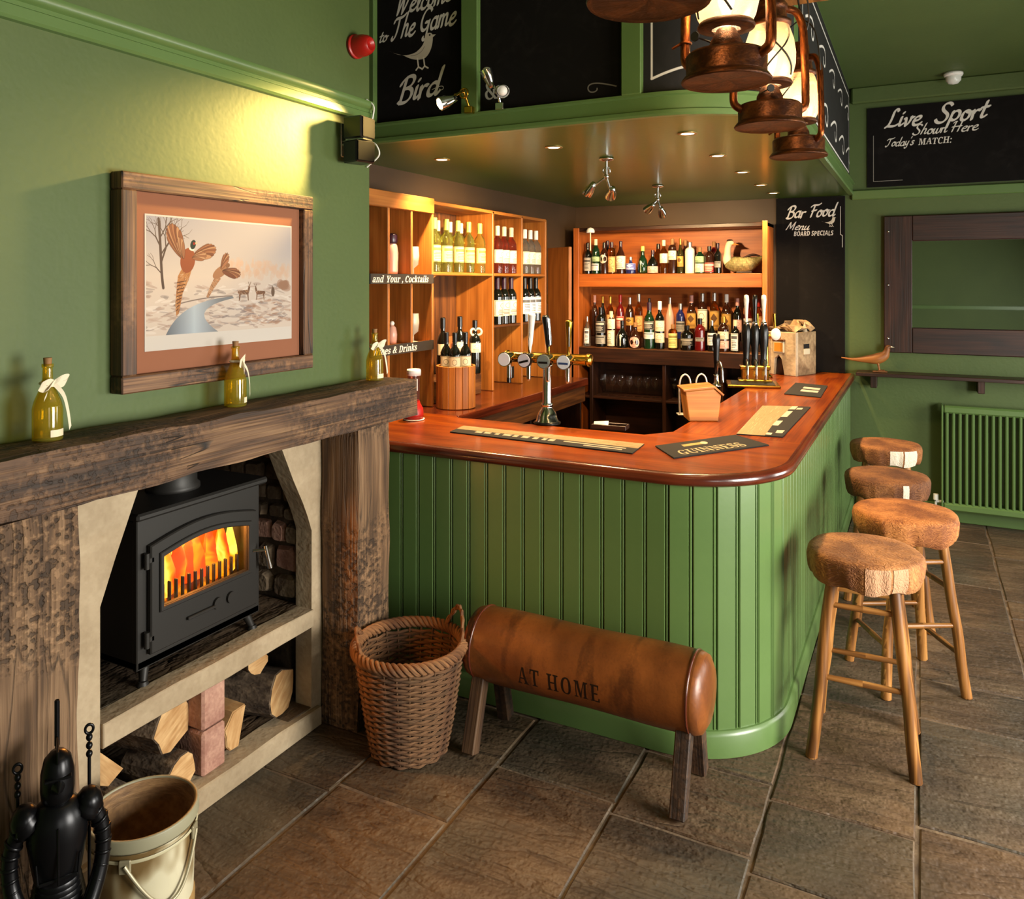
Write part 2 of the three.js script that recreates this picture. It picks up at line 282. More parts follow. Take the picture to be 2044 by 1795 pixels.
// ------------------------------------------------------------------ the setting
// floor: mortar bed with separate flagstones, joints every 0.45 m along x
{
  const floor = struct('floor', ext(-2.8, WALL_R + 0.1, -0.12, -0.007, WALL_REAR + 0.1, WALL_B - 0.1, 'x', 0.001), M.joint, 'brown riven stone flag floor');
  const xs = [-2.25, -1.8, -1.355, -0.905, -0.45, -0.005, 0.42, 0.87, 1.32, 1.8, 2.28];
  const fixed = { 0: [-2.13], 1: [-2.18, -2.86], 2: [-2.52], 3: [-2.47, -2.86], 4: [-2.78, -3.55], 5: [-3.93, -4.62, -5.25], 6: [-3.91, -5.1] };
  for (let c = 0; c < xs.length - 1; c++) {
    const stops = [WALL_REAR]; const f = fixed[c] || []; let z = WALL_REAR;
    while (z > WALL_B) {
      let s = z - rr(0.55, 0.95);
      const near = f.find((q) => q < z - 0.25 && q > z - 1.05); if (near !== undefined) s = near;
      if (s < WALL_B + 0.25) s = WALL_B; stops.push(s); z = s;
    }
    for (let k = 0; k < stops.length - 1; k++) {
      const z0 = stops[k], z1 = stops[k + 1], x0 = xs[c], x1 = xs[c + 1];
      if (x1 < -0.5 && z1 < -2.95 && z0 < -2.8) continue;      // under the bar
      const g = 0.006, pts = [], side = (ax, az, bx, bz, n) => { for (let i = 0; i < n; i++) { const t = i / n, j = i ? 0.004 : 0.002; pts.push([mix(ax, bx, t) + rr(-j, j), mix(az, bz, t) + rr(-j, j)]); } };
      side(x0 + g, z0 - g, x1 - g, z0 - g, 3); side(x1 - g, z0 - g, x1 - g, z1 + g, 4); side(x1 - g, z1 + g, x0 + g, z1 + g, 3); side(x0 + g, z1 + g, x0 + g, z0 - g, 4);
      const st = slabXZ(pts.reverse(), -0.03, rr(-0.003, 0.0), 0.0045);
      const uv = st.attributes.uv, ox = R() * 7, oy = R() * 7, swap = R() < 0; for (let i = 0; i < uv.count; i++) { const a = uv.getX(i) + ox, b = uv.getY(i) + oy; uv.setXY(i, swap ? b : a, swap ? a : b); }
      part('flagstone', st, M.slates[Math.floor(R() * 5)], floor);
    }
  }
}
// left wall with the chimney opening
{
  const hole = [[1.22, 0.0], [2.7, 0.0], [2.7, 1.22], [1.22, 1.22]];
  const w = struct('wall_left', slabZY([[-WALL_REAR, 0], [1.22, 0], [1.22, 1.22], [2.66, 1.22], [2.66, 0], [2.767, 0], [2.767, CEIL], [-WALL_REAR, CEIL]], -2.26, WALL_L), M.wall, 'green painted wall with picture rail');
  part('wall_return', ext(-2.8, -2.26, 0, CEIL, -2.767, -2.64, 'y', 0.001), M.wall, w);
  part('chimney_void', ext(-2.8, -2.74, 0, CEIL, -2.64, WALL_REAR, 'y', 0.001), M.mortar, w);
  // picture rail: a moulded strip
  const prof = [[0, 2.432], [0.016, 2.434], [0.022, 2.442], [0.022, 2.47], [0.016, 2.474], [0.016, 2.486], [0.026, 2.492], [0.032, 2.504], [0.03, 2.52], [0, 2.524]];
  struct('trim_1', sweep([[WALL_L, WALL_REAR], [WALL_L, -2.767]].map(([x, z]) => [x, z]), prof.map(([o, y]) => [o, y])), M.glossLit, 'green moulded picture rail on the left wall');
}
// plaster surround of the stove recess, hearth slab and log floor
{
  const hole = [[1.5, 0.075], [2.4, 0.075], [2.402, 0.77], [2.38, 0.83], [2.353, 0.89], [2.3, 0.99], [2.232, 1.135], [2.21, 1.19], [1.655, 1.19], [1.625, 1.11], [1.55, 0.93], [1.5, 0.8]];
  const s = thing('fireplace_surround', 'rough cream plaster fireplace surround with arched stove recess above log store', 'fireplace');
  part('plaster_face', slabZY([[1.24, 0], [2.66, 0], [2.66, 1.24], [1.24, 1.24]], -2.2, WALL_L, 0, [hole]), M.plaster, s);
  // hearth slab with plaster front and slate top
  part('hearth_edge', grainUV(slabZY([[1.502, 0.388], [1.7, 0.39], [1.98, 0.387], [2.2, 0.394], [2.402, 0.396], [2.402, 0.462], [2.2, 0.466], [1.9, 0.463], [1.75, 0.466], [1.502, 0.46]], -2.19, -2.108, 0.003), 'z'), M.plaster, s);
  part('hearth_slab', ext(-2.74, -2.19, 0.38, 0.462, -1.48, -2.42, 'z'), M.slates[2], s);
  part('log_floor', ext(-2.74, -2.12, 0.0, 0.078, -1.48, -2.43, 'z', 0.006), M.slates[0], s);
  part('plinth', grainUV(slabZY([[1.33, 0], [2.435, 0], [2.435, 0.07], [2.2, 0.082], [2.0, 0.078], [1.7, 0.088], [1.33, 0.085]], -2.2, -2.095, 0.005), 'z'), M.plaster, s);
  part('recess_back', ext(-2.74, -2.7, 0.07, 1.4, -1.4, -2.5, 'y', 0.001), M.mortar, s);
  part('recess_wall', ext(-2.74, -2.19, 0.07, 1.4, -1.42, -1.485, 'y', 0.001), M.mortar, s);
  part('recess_wall', ext(-2.74, -2.19, 0.07, 1.4, -2.44, -2.5, 'y', 0.001), M.mortar, s);
  // rubble stones of the far reveal (faces the room's near end), each set proud of the mortar
  const rs = rng(31);
  let y = 0.468;
  while (y < 1.24) {
    const h = 0.055 + rs() * 0.06; let x = -2.2;
    while (x > -2.66) {
      const w = 0.06 + rs() * 0.1, bulge = 0.012 + rs() * 0.02, pts = [];
      for (let i = 0; i < 14; i++) { const a = i / 14 * TAU + rs() * 0.2, e = 0.5 * (0.86 + rs() * 0.14); const sx = Math.sign(Math.cos(a)) * Math.pow(Math.abs(Math.cos(a)), 0.45), sy = Math.sign(Math.sin(a)) * Math.pow(Math.abs(Math.sin(a)), 0.45); pts.push(new THREE.Vector3(sx * e * w, sy * e * h, 0.0), new THREE.Vector3(sx * e * w * 0.8, sy * e * h * 0.78, bulge)); }
      const g = grainUV(new ConvexGeometry(pts), 'x', [rs() * 3, rs() * 3]);
      const col = rs(); part('stone', g, col < 0.18 ? M.brick : col < 0.6 ? M.rubble : M.rubble, s, [x - w / 2, y + h / 2, -2.441]);
      x -= w + 0.008;
    }
    y += h + 0.008;
  }
  // brick pier in the log store
  for (const [k, y0] of [[0, 0.08], [1, 0.235]]) part('brick', ext(-2.3, -2.135, y0, y0 + 0.15, -1.885, -1.985, 'z', 0.008), M.brick, s);
}
// timber posts and mantel beam
function roughBeam(w, h, d, axis, seg, amp, seed) {   // box with uneven faces
  const g0 = new THREE.BoxGeometry(w, h, d, axis === 'x' ? seg : 3, axis === 'y' ? seg : 3, axis === 'z' ? seg : 3), p = g0.attributes.position;
  for (let i = 0; i < p.count; i++) {
    const x = p.getX(i), y = p.getY(i), z = p.getZ(i), q = axis === 'x' ? x : axis === 'y' ? y : z;
    const n = (a, b) => (fbm(q * 5 + a + seed, b * 6 + a * 3.1 + 20, 3, 256, 256) - 0.5) * 2 * amp;
    const cx = Math.sign(x) * (Math.abs(x) > w / 2 - 1e-4 ? 1 : 0), cy = Math.sign(y) * (Math.abs(y) > h / 2 - 1e-4 ? 1 : 0), cz = Math.sign(z) * (Math.abs(z) > d / 2 - 1e-4 ? 1 : 0);
    const edges = Math.abs(cx) + Math.abs(cy) + Math.abs(cz) > 1 ? 0.007 : 0;
    p.setXYZ(i, x + (axis === 'x' ? 0 : cx * (n(1, y + z) - edges)), y + (axis === 'y' ? 0 : cy * (n(5, x + z) - edges)), z + (axis === 'z' ? 0 : cz * (n(9, x + y) - edges)));
  }
  g0.computeVertexNormals(); const g = toCreasedNormals(flat(g0), 0.9); return grainUV(g, axis, [seed, seed * 1.7]);
}
single('timber_post', roughBeam(0.19, 1.17, 0.22, 'y', 24, 0.007, 2), M.post, 'pitted old oak post between the log basket and the stove recess', 'post', [-2.022, 0.585, -2.555]);
single('timber_post', roughBeam(0.19, 1.17, 0.27, 'y', 24, 0.007, 6), M.post, 'pitted old oak post behind the black armour fireside set', 'post', [-2.022, 0.585, -1.18]);
single('mantel_beam', roughBeam(0.215, 0.165, 2.7, 'z', 60, 0.007, 4), M.beam, 'long dark oak mantel beam above the stove', 'mantel', [-2.0125, 1.2525, -1.48]);

// bar ceiling, alcove walls, back wall, right wall, rear wall, ceiling
struct('wall_alcove', ext(-2.86, -2.75, 0, CEIL, -2.767, WALL_B - 0.1, 'y', 0.001), M.brown, 'brown painted wall behind the wine shelves');
struct('wall_back', ext(-2.86, WALL_R + 0.1, 0, CEIL, WALL_B, WALL_B - 0.12, 'x', 0.001), M.wall, 'green painted back wall');
struct('wall_bar', ext(-2.75, -1.0, 0, SOFFIT, WALL_B + 0.015, WALL_B, 'x', 0.001), M.brown, 'brown painted panel behind the back bar');
{
  const sh = [[-WALL_REAR, 0], [-WALL_B, 0], [-WALL_B, CEIL], [-WALL_REAR, CEIL]];
  const holes = WINDOWS.map(([a, b]) => [[-b, WIN_Y0], [-a, WIN_Y0], [-a, WIN_Y1], [-b, WIN_Y1]]);
  struct('wall_right', slabZY(sh, WALL_R, WALL_R + 0.2, 0, holes), M.wall, 'green painted wall with tall windows');
  WINDOWS.forEach(([a, b], i) => {
    const w = thing('window_' + (i + 1)); w.userData.kind = 'structure';
    const X = WALL_R + 0.1, F = [];
    for (const z of [a + 0.03, (a + b) / 2, b - 0.03]) F.push(ext(X - 0.03, X + 0.03, WIN_Y0, WIN_Y1, z - 0.03, z + 0.03, 'y'));
    for (const y of [WIN_Y0 + 0.03, (WIN_Y0 + WIN_Y1) / 2, WIN_Y1 - 0.03]) F.push(ext(X - 0.028, X + 0.028, y - 0.03, y + 0.03, a, b, 'z'));
    part('window_frame', F, M.white, w); part('window_pane', ext(X - 0.003, X + 0.003, WIN_Y0, WIN_Y1, a, b, 'z', 0.0005), M.glass, w);
    part('window_sill', ext(WALL_R - 0.06, WALL_R + 0.1, WIN_Y0 - 0.04, WIN_Y0, a - 0.05, b + 0.05, 'z'), M.white, w);
  });
}
struct('wall_rear', ext(-2.86, WALL_R + 0.1, 0, CEIL, WALL_REAR, WALL_REAR + 0.12, 'x', 0.001), M.wall, 'green painted rear wall');
struct('trim_2', ext(-2.1, WALL_R, 1.28, 1.34, WALL_REAR - 0.025, WALL_REAR, 'x'), M.glossLit, 'green dado rail on the rear wall');
struct('ceiling', ext(-2.86, WALL_R + 0.1, CEIL, CEIL + 0.12, WALL_REAR + 0.12, WALL_B - 0.12, 'x', 0.001), M.wall, 'dark green ceiling');
struct('baseboard_back', ext(-0.43, WALL_R, 0, 0.13, WALL_B, WALL_B + 0.025, 'x', 0.004), M.glossLit, 'green skirting on the back wall');
struct('trim_3', ext(-0.46, WALL_R, 2.37, 2.44, WALL_B, WALL_B + 0.035, 'x', 0.006), M.glossLit, 'green picture rail on the back wall');
struct('trim_4', ext(-0.46, WALL_R, 3.1, CEIL, WALL_B, WALL_B + 0.06, 'x', 0.01), M.wall, 'dark green cornice on the back wall');
// dropped ceiling over the bar, rounded at the corner like the counter below
const SOF = { z: -3.07, x: -0.46, r: 0.5 };
const sofPath = (off, x0 = -2.75) => [[x0, SOF.z - off], ...arc(SOF.x - SOF.r, SOF.z - SOF.r, SOF.r - off, PI / 2, 0, 14), [SOF.x - off, WALL_B]];
struct('ceiling_bar', slabXZ([...sofPath(0.01), [-2.75, WALL_B]].reverse(), SOFFIT, SOFFIT + 0.03), M.soffit, 'glossy olive painted dropped ceiling above the bar');
{
  const f = struct('wall_fascia', sweep(sofPath(0.02), [[0, SOFFIT + 0.001], [0, CEIL], [-0.05, CEIL], [-0.05, SOFFIT + 0.001]]), M.glossLit, 'green fascia above the bar carrying the chalkboards');
  part('fascia_moulding', sweep(sofPath(0.02), [[0, SOFFIT - 0.004], [0.03, SOFFIT - 0.004], [0.036, SOFFIT + 0.004], [0.036, SOFFIT + 0.018], [0.026, SOFFIT + 0.024], [0.026, SOFFIT + 0.075], [0.04, SOFFIT + 0.08], [0.04, SOFFIT + 0.09], [0, SOFFIT + 0.095]]), M.glossLit, f);
  for (const [a, b] of [[726, 752], [925, 958], [1243, 1283]]) { const p0 = onZ(a, 150, SOF.z), p1 = onZ(b, 150, SOF.z); part('fascia_stile', ext(p0[0], p1[0], SOFFIT + 0.09, CEIL, SOF.z - 0.02, SOF.z + 0.024, 'y', 0.004), M.glossLit, f); }
}
// ------------------------------------------------------------------ the bar counter
const BAR = { z: -2.85, x: -0.43, r: 0.43 };
const barPath = (off, n = 18) => [[-2.115, BAR.z - off], ...arc(BAR.x - BAR.r, BAR.z - BAR.r, BAR.r - off, PI / 2, 0, n), [BAR.x - off, WALL_B + 0.02]];
{
  const bar = thing('bar_counter', 'green panelled bar with glossy orange wooden top and rounded corner', 'bar', [0, 0, 0]);
  part('carcass', sweep(barPath(0.05), [[0, 0.02], [0, 0.99], [-0.03, 0.99], [-0.03, 0.02]]), M.darkwood, bar);
  // tongue and groove boards, one mesh each
  const prof = [[-0.0425, -0.014], [-0.0425, 0.0045], [-0.039, 0.009], [0.027, 0.009], [0.0295, 0.004], [0.0315, 0.004], [0.0335, 0.008], [0.0375, 0.008], [0.0405, 0.0045], [0.0405, -0.014]];
  const board = grainUV(at(extrude(prof.map(([x, y]) => [x, -y]), 0.92), 0, 0.075, 0, -PI / 2, 0, 0), 'y');
  const pts = barPath(0.045, 60), L = [0]; for (let i = 1; i < pts.length; i++) L.push(L[i - 1] + Math.hypot(pts[i][0] - pts[i - 1][0], pts[i][1] - pts[i - 1][1]));
  const locate = (s) => { let i = 1; while (i < L.length - 1 && L[i] < s) i++; const t = (s - L[i - 1]) / (L[i] - L[i - 1]); return [mix(pts[i - 1][0], pts[i][0], t), mix(pts[i - 1][1], pts[i][1], t), Math.atan2(-(pts[i][1] - pts[i - 1][1]), pts[i][0] - pts[i - 1][0])]; };
  for (let s = 0.045; s < L[L.length - 1] - 0.04; s += 0.0855) { const [x, z, a] = locate(s); part('panel_board', board, M.glossLit, bar, [x, 0, z], [0, a, 0]); }
  part('baseboard', sweep(barPath(0.05), [[0, 0], [0.034, 0], [0.034, 0.078], [0.028, 0.088], [0.022, 0.094], [0, 0.098]]), M.glossLit, bar);
  // top in two boards meeting behind the corner, grain following each run
  const outer = barPath(0.03, 18).slice(0, -1), y0 = COUNTER - 0.042;
  const front = [[-2.115, BAR.z - 0.03], ...outer.slice(1), [BAR.x - 0.03, -3.66], [-1.03, -3.66], [-1.13, -3.53], [-2.13, -3.53], [-2.17, -3.57], [-2.47, -3.57], [-2.47, -2.79], [-2.115, -2.79]];
  part('counter_board', grainUV(slabXZ(front.slice().reverse(), y0, COUNTER), 'x', [0.3, 0.1]), M.counter, bar);
  part('counter_board', grainUV(slabXZ([[BAR.x - 0.03, -3.6605], [BAR.x - 0.03, WALL_B + 0.005], [-1.02, WALL_B + 0.005], [-1.03, -3.6605]], y0, COUNTER), 'z', [0.7, 0.4]), M.counter, bar);
  const nose = []; for (let i = 0; i <= 8; i++) { const a = -PI / 2 + PI * i / 8; nose.push([0.008 + 0.024 * Math.cos(a), COUNTER - 0.023 + 0.024 * Math.sin(a)]); }
  part('counter_nosing', sweep(barPath(0.032), [[0, COUNTER - 0.047], ...nose, [0, COUNTER + 0.001]], 0.8), M.edge, bar);
  // inside face of the bar: dark shelves
  part('inner_shelf', ext(-2.1, -1.2, 0.5, 0.53, -2.95, -3.45, 'x'), M.darkwood, bar);
  part('inner_upright', ext(-1.02, -0.995, 0.02, 0.995, -3.66, -6.5, 'z'), M.darkwood, bar);
}
// back counter below the wine shelves
{
  const b = thing('back_counter', 'dark wooden back counter running below the wine shelves', 'counter');
  part('worktop', ext(-2.74, -2.16, 0.985, COUNTER - 0.002, -3.58, -5.42, 'z', 0.004), M.edge, b);
  part('apron', ext(-2.2, -2.175, 0.87, 0.985, -3.6, -5.4, 'z'), M.oak, b);
  for (const z of [-3.75, -4.55, -5.38]) part('support', ext(-2.74, -2.2, 0, 0.985, z - 0.012, z + 0.012, 'y'), M.darkwood, b);
}
// ------------------------------------------------------------------ wine shelves on the left
const WX = -2.45, WB = -2.74;
const zAt = (px, x = WX) => onX(px, 500, x)[2];
function letteredEdge(lines) {
  return canvasTex(1024, 96, (c, w, h) => {
    c.fillStyle = '#2a2118'; c.fillRect(0, 0, w, h); c.fillStyle = '#e9e2cf'; c.font = 'bold 88px serif'; c.textBaseline = 'middle';
    c.setTransform(1, 0, -0.28, 1, 30, 0); let x = 10; for (const [t, gap] of lines) { c.fillText(t, x, h / 2 + 2); x += c.measureText(t).width + gap; }
  });
}
{
  const z0 = -2.95, z1 = zAt(862);
  const u = thing('display_shelf', 'tall pine pigeonhole shelves with white lettered edges beside the wall end', 'shelves');
  const back = part('back_panel', ext(WB, WB + 0.012, COUNTER, 2.2, z0, z1, 'y'), M.oak, u);
  for (const px of [724, 774, 820, 862]) { const z = zAt(px); part('upright', ext(WB + 0.012, WX + 0.008, COUNTER, 2.15, z - 0.009, z + 0.009, 'y'), M.pine, u); }
  part('header', ext(WX - 0.02, WX + 0.012, 2.13, 2.215, z0, z1 - 0.009, 'z'), M.pine, u);
  part('shelf_top', ext(WB, WX - 0.02, 2.18, 2.2, z0, z1, 'z'), M.pine, u);
  const txt = [[['and', 40], ['Your', 30], [', Cocktails', 0]], [['Wines', 30], ['&', 30], ['Drinks', 0]]];
  [1.78, 1.41].forEach((y, i) => {
    part('shelf', ext(WB + 0.012, WX, y - 0.014, y, z0, z1, 'z'), M.pine, u);
    const g = new THREE.PlaneGeometry(Math.abs(zAt(862) - zAt(735)) - 0.01, 0.052);
    const e = part('lettered_edge', merge([ext(WX, WX + 0.012, y - 0.045, y + 0.007, zAt(735), z1 - 0.002, 'z', 0.002)]), M.blackMatt, u);
    const t = part('lettering', g, std({ map: letteredEdge(txt[i]), roughness: 0.7 }), u, [WX + 0.0126, y - 0.019, (zAt(862) + zAt(735)) / 2], [0, PI / 2, 0]);
    t.userData.label = 'white hand lettering';
  });
}
const WZ = [862, 985, 1043, 1090].map((p) => zAt(p));
{
  const u = thing('wine_shelf', 'open oak wine shelves with three bays of bottles', 'shelves');
  part('back_panel', ext(WB, WB + 0.012, COUNTER, 2.21, WZ[0] - 0.012, WZ[3], 'y'), M.oak, u);
  WZ.slice(1).forEach((z) => part('upright', ext(WB + 0.012, WX, COUNTER, 2.2, z - 0.01, z + 0.01, 'y'), M.pine, u));
  part('top_board', ext(WB, WX, 2.185, 2.205, WZ[0] - 0.012, WZ[3], 'z'), M.pine, u);
  for (let i = 0; i < 3; i++) part('shelf', ext(WB + 0.012, WX, 1.782, 1.8, WZ[i] - 0.01, WZ[i + 1] + 0.01, 'z'), M.pine, u);
  for (let i = 1; i < 3; i++) part('shelf', ext(WB + 0.012, WX - 0.01, 1.442, 1.46, WZ[i] - 0.01, WZ[i + 1] + 0.01, 'z'), M.oak, u);
  part('corner_bracket', at(grainUV(slabZY([[0, 0], [0.06, 0], [0.03, -0.012], [0.012, -0.03], [0, -0.06]], -0.009, 0.009), 'z'), WX - 0.02, 1.782, WZ[0] - 0.01), M.pine, u);
}
// open tan cupboard door and dark pelmet in the back corner
{
  const a = [-2.72, -5.95], b = onX(1137, 500, -2.45); const len = Math.hypot(b[0] - a[0], b[2] - a[1]);
  const d = thing('cupboard_door', 'plain tan cupboard door standing open in the corner by the wine shelves', 'door', [(a[0] + b[0]) / 2, 0, (a[1] + b[2]) / 2], Math.atan2(-(b[2] - a[1]), b[0] - a[0]));
  part('door_panel', at(wbox(len, 2.0, 0.022, 'y'), 0, 1.02, 0), textured(T.pine, 0.0005, { roughness: 0.5, color: new THREE.Color(1.15, 0.95, 0.7) }), d); part('edge_strip', at(wbox(0.018, 2.0, 0.03, 'y'), len / 2, 1.02, 0), M.pine, d);
  part('hinge', at(cbox(0.01, 0.08, 0.03), -len / 2, 1.6, 0), M.brass, d);
}
// ------------------------------------------------------------------ back bar on the back wall
const BBX0 = -2.62, BBX1 = -1.035, BBZ = -6.25, BBB = WALL_B + 0.02;
{
  const u = thing('back_bar', 'orange pine back bar cabinet with two bottle shelves', 'back bar');
  part('back_panel', ext(BBX0, BBX1, 1.19, 2.17, BBB, BBB + 0.012, 'x'), M.pineOrange, u);
  for (const x of [BBX0 + 0.02, BBX1 - 0.012]) part('side_panel', ext(x - 0.012, x + 0.012, 0.02, 2.2, BBB, BBZ, 'y'), M.pineOrange, u);
  part('face_strip', ext(BBX1 - 0.03, BBX1 + 0.008, 0.9, 2.21, BBZ, BBZ + 0.018, 'y'), M.pine, u);
  part('face_strip', ext(BBX0 + 0.0, BBX0 + 0.05, 0.02, 2.2, BBZ, BBZ + 0.018, 'y'), M.pineOrange, u);
  part('top_board', ext(BBX0, BBX1, 2.17, 2.2, BBB, BBZ, 'x'), M.darkwood, u);
  part('shelf', ext(BBX0 + 0.03, BBX1 - 0.02, 1.785, 1.81, BBB, BBZ, 'x'), M.pineOrange, u);
  part('shelf_fascia', ext(BBX0 + 0.05, BBX1 - 0.03, 1.7, 1.808, BBZ, BBZ + 0.014, 'x'), M.pineOrange, u);
  part('shelf', ext(BBX0 + 0.03, BBX1 - 0.02, 1.165, 1.19, BBB, BBZ, 'x'), M.oak, u);
  part('riser', ext(BBX0 + 0.03, BBX1 - 0.02, 1.19, 1.27, BBB + 0.012, BBB + 0.14, 'x'), M.darkwood, u);
  part('shelf_fascia', ext(BBX0 + 0.05, BBX1 - 0.03, 1.07, 1.188, BBZ, BBZ + 0.014, 'x'), M.darkwood, u);
  part('base_back', ext(BBX0, BBX1, 0.02, 1.165, BBB, BBB + 0.012, 'x'), M.darkwood, u);
  for (const y of [0.3, 0.78]) part('glass_shelf', ext(BBX0 + 0.03, BBX1 - 0.02, y - 0.02, y, BBB, BBZ - 0.01, 'x'), M.darkwood, u);
  for (const px of [1180, 1325, 1440]) { const x = onZ(px, 800, BBZ)[0]; part('base_upright', ext(x - 0.014, x + 0.014, 0.02, 1.07, BBB, BBZ, 'y'), M.darkwood, u); }
}
// ------------------------------------------------------------------ bottles
const labelTex = (bg, ink, kind) => canvasTex(128, 128, (c, w, h) => {
  const r = rng(kind * 13 + 5); c.fillStyle = bg; c.fillRect(0, 0, w, h); c.strokeStyle = ink; c.fillStyle = ink; c.lineWidth = 3; c.strokeRect(6, 6, w - 12, h - 12);
  if (kind % 3 === 0) { c.beginPath(); c.arc(64, 44, 20, 0, TAU); c.stroke(); for (let i = 0; i < 4; i++) c.fillRect(26 + r() * 8, 76 + i * 11, 70 - r() * 20, 5); }
  else if (kind % 3 === 1) { c.fillRect(16, 20, 96, 22); for (let i = 0; i < 5; i++) c.fillRect(24 + r() * 10, 54 + i * 12, 76 - r() * 24, 5); }
  else { c.beginPath(); c.moveTo(64, 16); c.lineTo(92, 48); c.lineTo(64, 80); c.lineTo(36, 48); c.closePath(); c.fill(); for (let i = 0; i < 3; i++) c.fillRect(28, 90 + i * 10, 72, 4); }
});
const lab = (bg, ink, kind) => std({ map: labelTex(bg, ink, kind), roughness: 0.65 });
const LB = { cream: lab('#e6dcc0', '#5d4a33', 0), white: lab('#e9e7e2', '#55565a', 1), yellow: lab('#e8dd8e', '#8a7c3a', 4), pale: lab('#e4dfc6', '#8f7d5c', 3), gold: lab('#b98d3c', '#5a3a16', 2), red: lab('#9d2523', '#e7c9b6', 1), peach: lab('#d9a468', '#7b4a22', 3), black: lab('#1d1b1a', '#b4aea2', 1), green: lab('#9fb98c', '#2d4a2b', 0), blue: lab('#5d62a8', '#dfe0ee', 2), pink: lab('#dcae9f', '#7d4238', 0), grey: lab('#9a978f', '#3c3b39', 4) };
const clearGlass = (c, extra = {}) => std({ color: c, roughness: 0.04, transmission: 0.95, thickness: 0.05, ior: 1.35, ...extra });
const G = { white: clearGlass(0xdfe07a), rose: clearGlass(0xd8735c), clear: clearGlass(0xe8ebe2), amber: clearGlass(0xb5671e), dark: std({ color: 0x0b0d0a, roughness: 0.08, clearcoat: 0.6 }), green: std({ color: 0x0f2a16, roughness: 0.1, clearcoat: 0.5 }), brown: std({ color: 0x2a1309, roughness: 0.1, clearcoat: 0.5 }), blue: std({ color: 0x1b2256, roughness: 0.12, clearcoat: 0.5 }), redGlass: std({ color: 0x5a0f10, roughness: 0.1, clearcoat: 0.5 }), ivory: std({ color: 0xd9d5c3, roughness: 0.3 }), pinkish: std({ color: 0xc79a88, roughness: 0.3 }), olive: clearGlass(0x8f9147), mantel: std({ color: 0xf0e060, roughness: 0.05, transmission: 0.92, thickness: 0, ior: 1.4 }) };
const CAP = { black: M.black, cream: M.cream, white: M.white, gold: std({ color: 0xb98f3c, roughness: 0.35, metalness: 0.8 }), silver: std({ color: 0xb7b4ad, roughness: 0.3, metalness: 0.9 }), red: M.red, yellow: std({ color: 0xd8cf62, roughness: 0.5 }), wood: std({ color: 0x8a6238, roughness: 0.7 }), purple: std({ color: 0x2a1426, roughness: 0.3 }), pink: std({ color: 0xc98f80, roughness: 0.5 }) };
const PROF = {   // [radius, height] as fractions
  wine: [[0, 0], [0.94, 0], [1, 0.015], [1, 0.58], [0.97, 0.64], [0.72, 0.71], [0.4, 0.76], [0.36, 0.8], [0.35, 0.97], [0.4, 0.975], [0.4, 1], [0, 1]],
  round: [[0, 0], [0.95, 0], [1, 0.02], [1, 0.62], [0.92, 0.7], [0.5, 0.78], [0.36, 0.83], [0.34, 0.97], [0.4, 0.975], [0.4, 1], [0, 1]],
  tall: [[0, 0], [0.95, 0], [1, 0.02], [1, 0.5], [0.85, 0.6], [0.45, 0.74], [0.33, 0.85], [0.32, 1], [0, 1]],
  squat: [[0, 0], [0.95, 0], [1, 0.03], [1, 0.3], [0.95, 0.45], [0.7, 0.58], [0.36, 0.68], [0.3, 0.75], [0.3, 0.98], [0, 1]],
  straight: [[0, 0], [0.96, 0], [1, 0.02], [1, 0.72], [0.9, 0.79], [0.45, 0.83], [0.42, 0.99], [0, 1]],
  flask: [[0, 0], [0.8, 0], [1, 0.08], [1.02, 0.3], [0.85, 0.5], [0.5, 0.62], [0.36, 0.7], [0.34, 1], [0, 1]],
};
const protoBottle = new Map();
function bottle(name, label, pos, turn, o, group) {
  const { shape = 'wine', h = 0.3, r = 0.037, glass = G.dark, cap = CAP.black, capLen = 0.17, labels = [] } = o;
  const t = thing(name, label, 'bottle', pos, turn, group), pf = PROF[shape];
  part('glass', lathe(pf.map(([a, b]) => [a * r, b * h]), 20), glass, t);
  const nr = pf[pf.length - 2][0] * r; part('cap', lathe([[nr * 1.08, h * (1 - capLen)], [nr * 1.1, h * 0.995], [nr * 0.9, h * 1.008], [0, h * 1.01]], 14), cap, t);
  for (const [y0, y1, m, arcw = 0.62, form] of labels) {
    const rad = r * 1.012, hh = (y1 - y0) * h, th = TAU * arcw; let g;
    if (form === 'diamond' || form === 'disc') {
      const n = form === 'disc' ? 20 : 4, s = hh / 2, pos3 = [], uv = []; const P = (k) => { const a = k / n * TAU + PI / 2; return [Math.cos(a) * s, Math.sin(a) * s]; };
      for (let k = 0; k < n; k++) for (const q of [[0, 0], P(k), P(k + 1)]) { const a = q[0] / rad; pos3.push(Math.sin(a) * rad, q[1], Math.cos(a) * rad); uv.push(0.5 + q[0] / hh, 0.5 + q[1] / hh); }
      g = new THREE.BufferGeometry(); g.setAttribute('position', new THREE.Float32BufferAttribute(pos3, 3)); g.setAttribute('uv', new THREE.Float32BufferAttribute(uv, 2)); g.computeVertexNormals(); g.scale(1.03, 1, 1.03);
    } else g = new THREE.CylinderGeometry(rad, rad, hh, 14, 1, true, -th / 2, th);
    part('label', g, m, t, [0, (y0 + y1) / 2 * h, 0]);
  }
  return t;
}
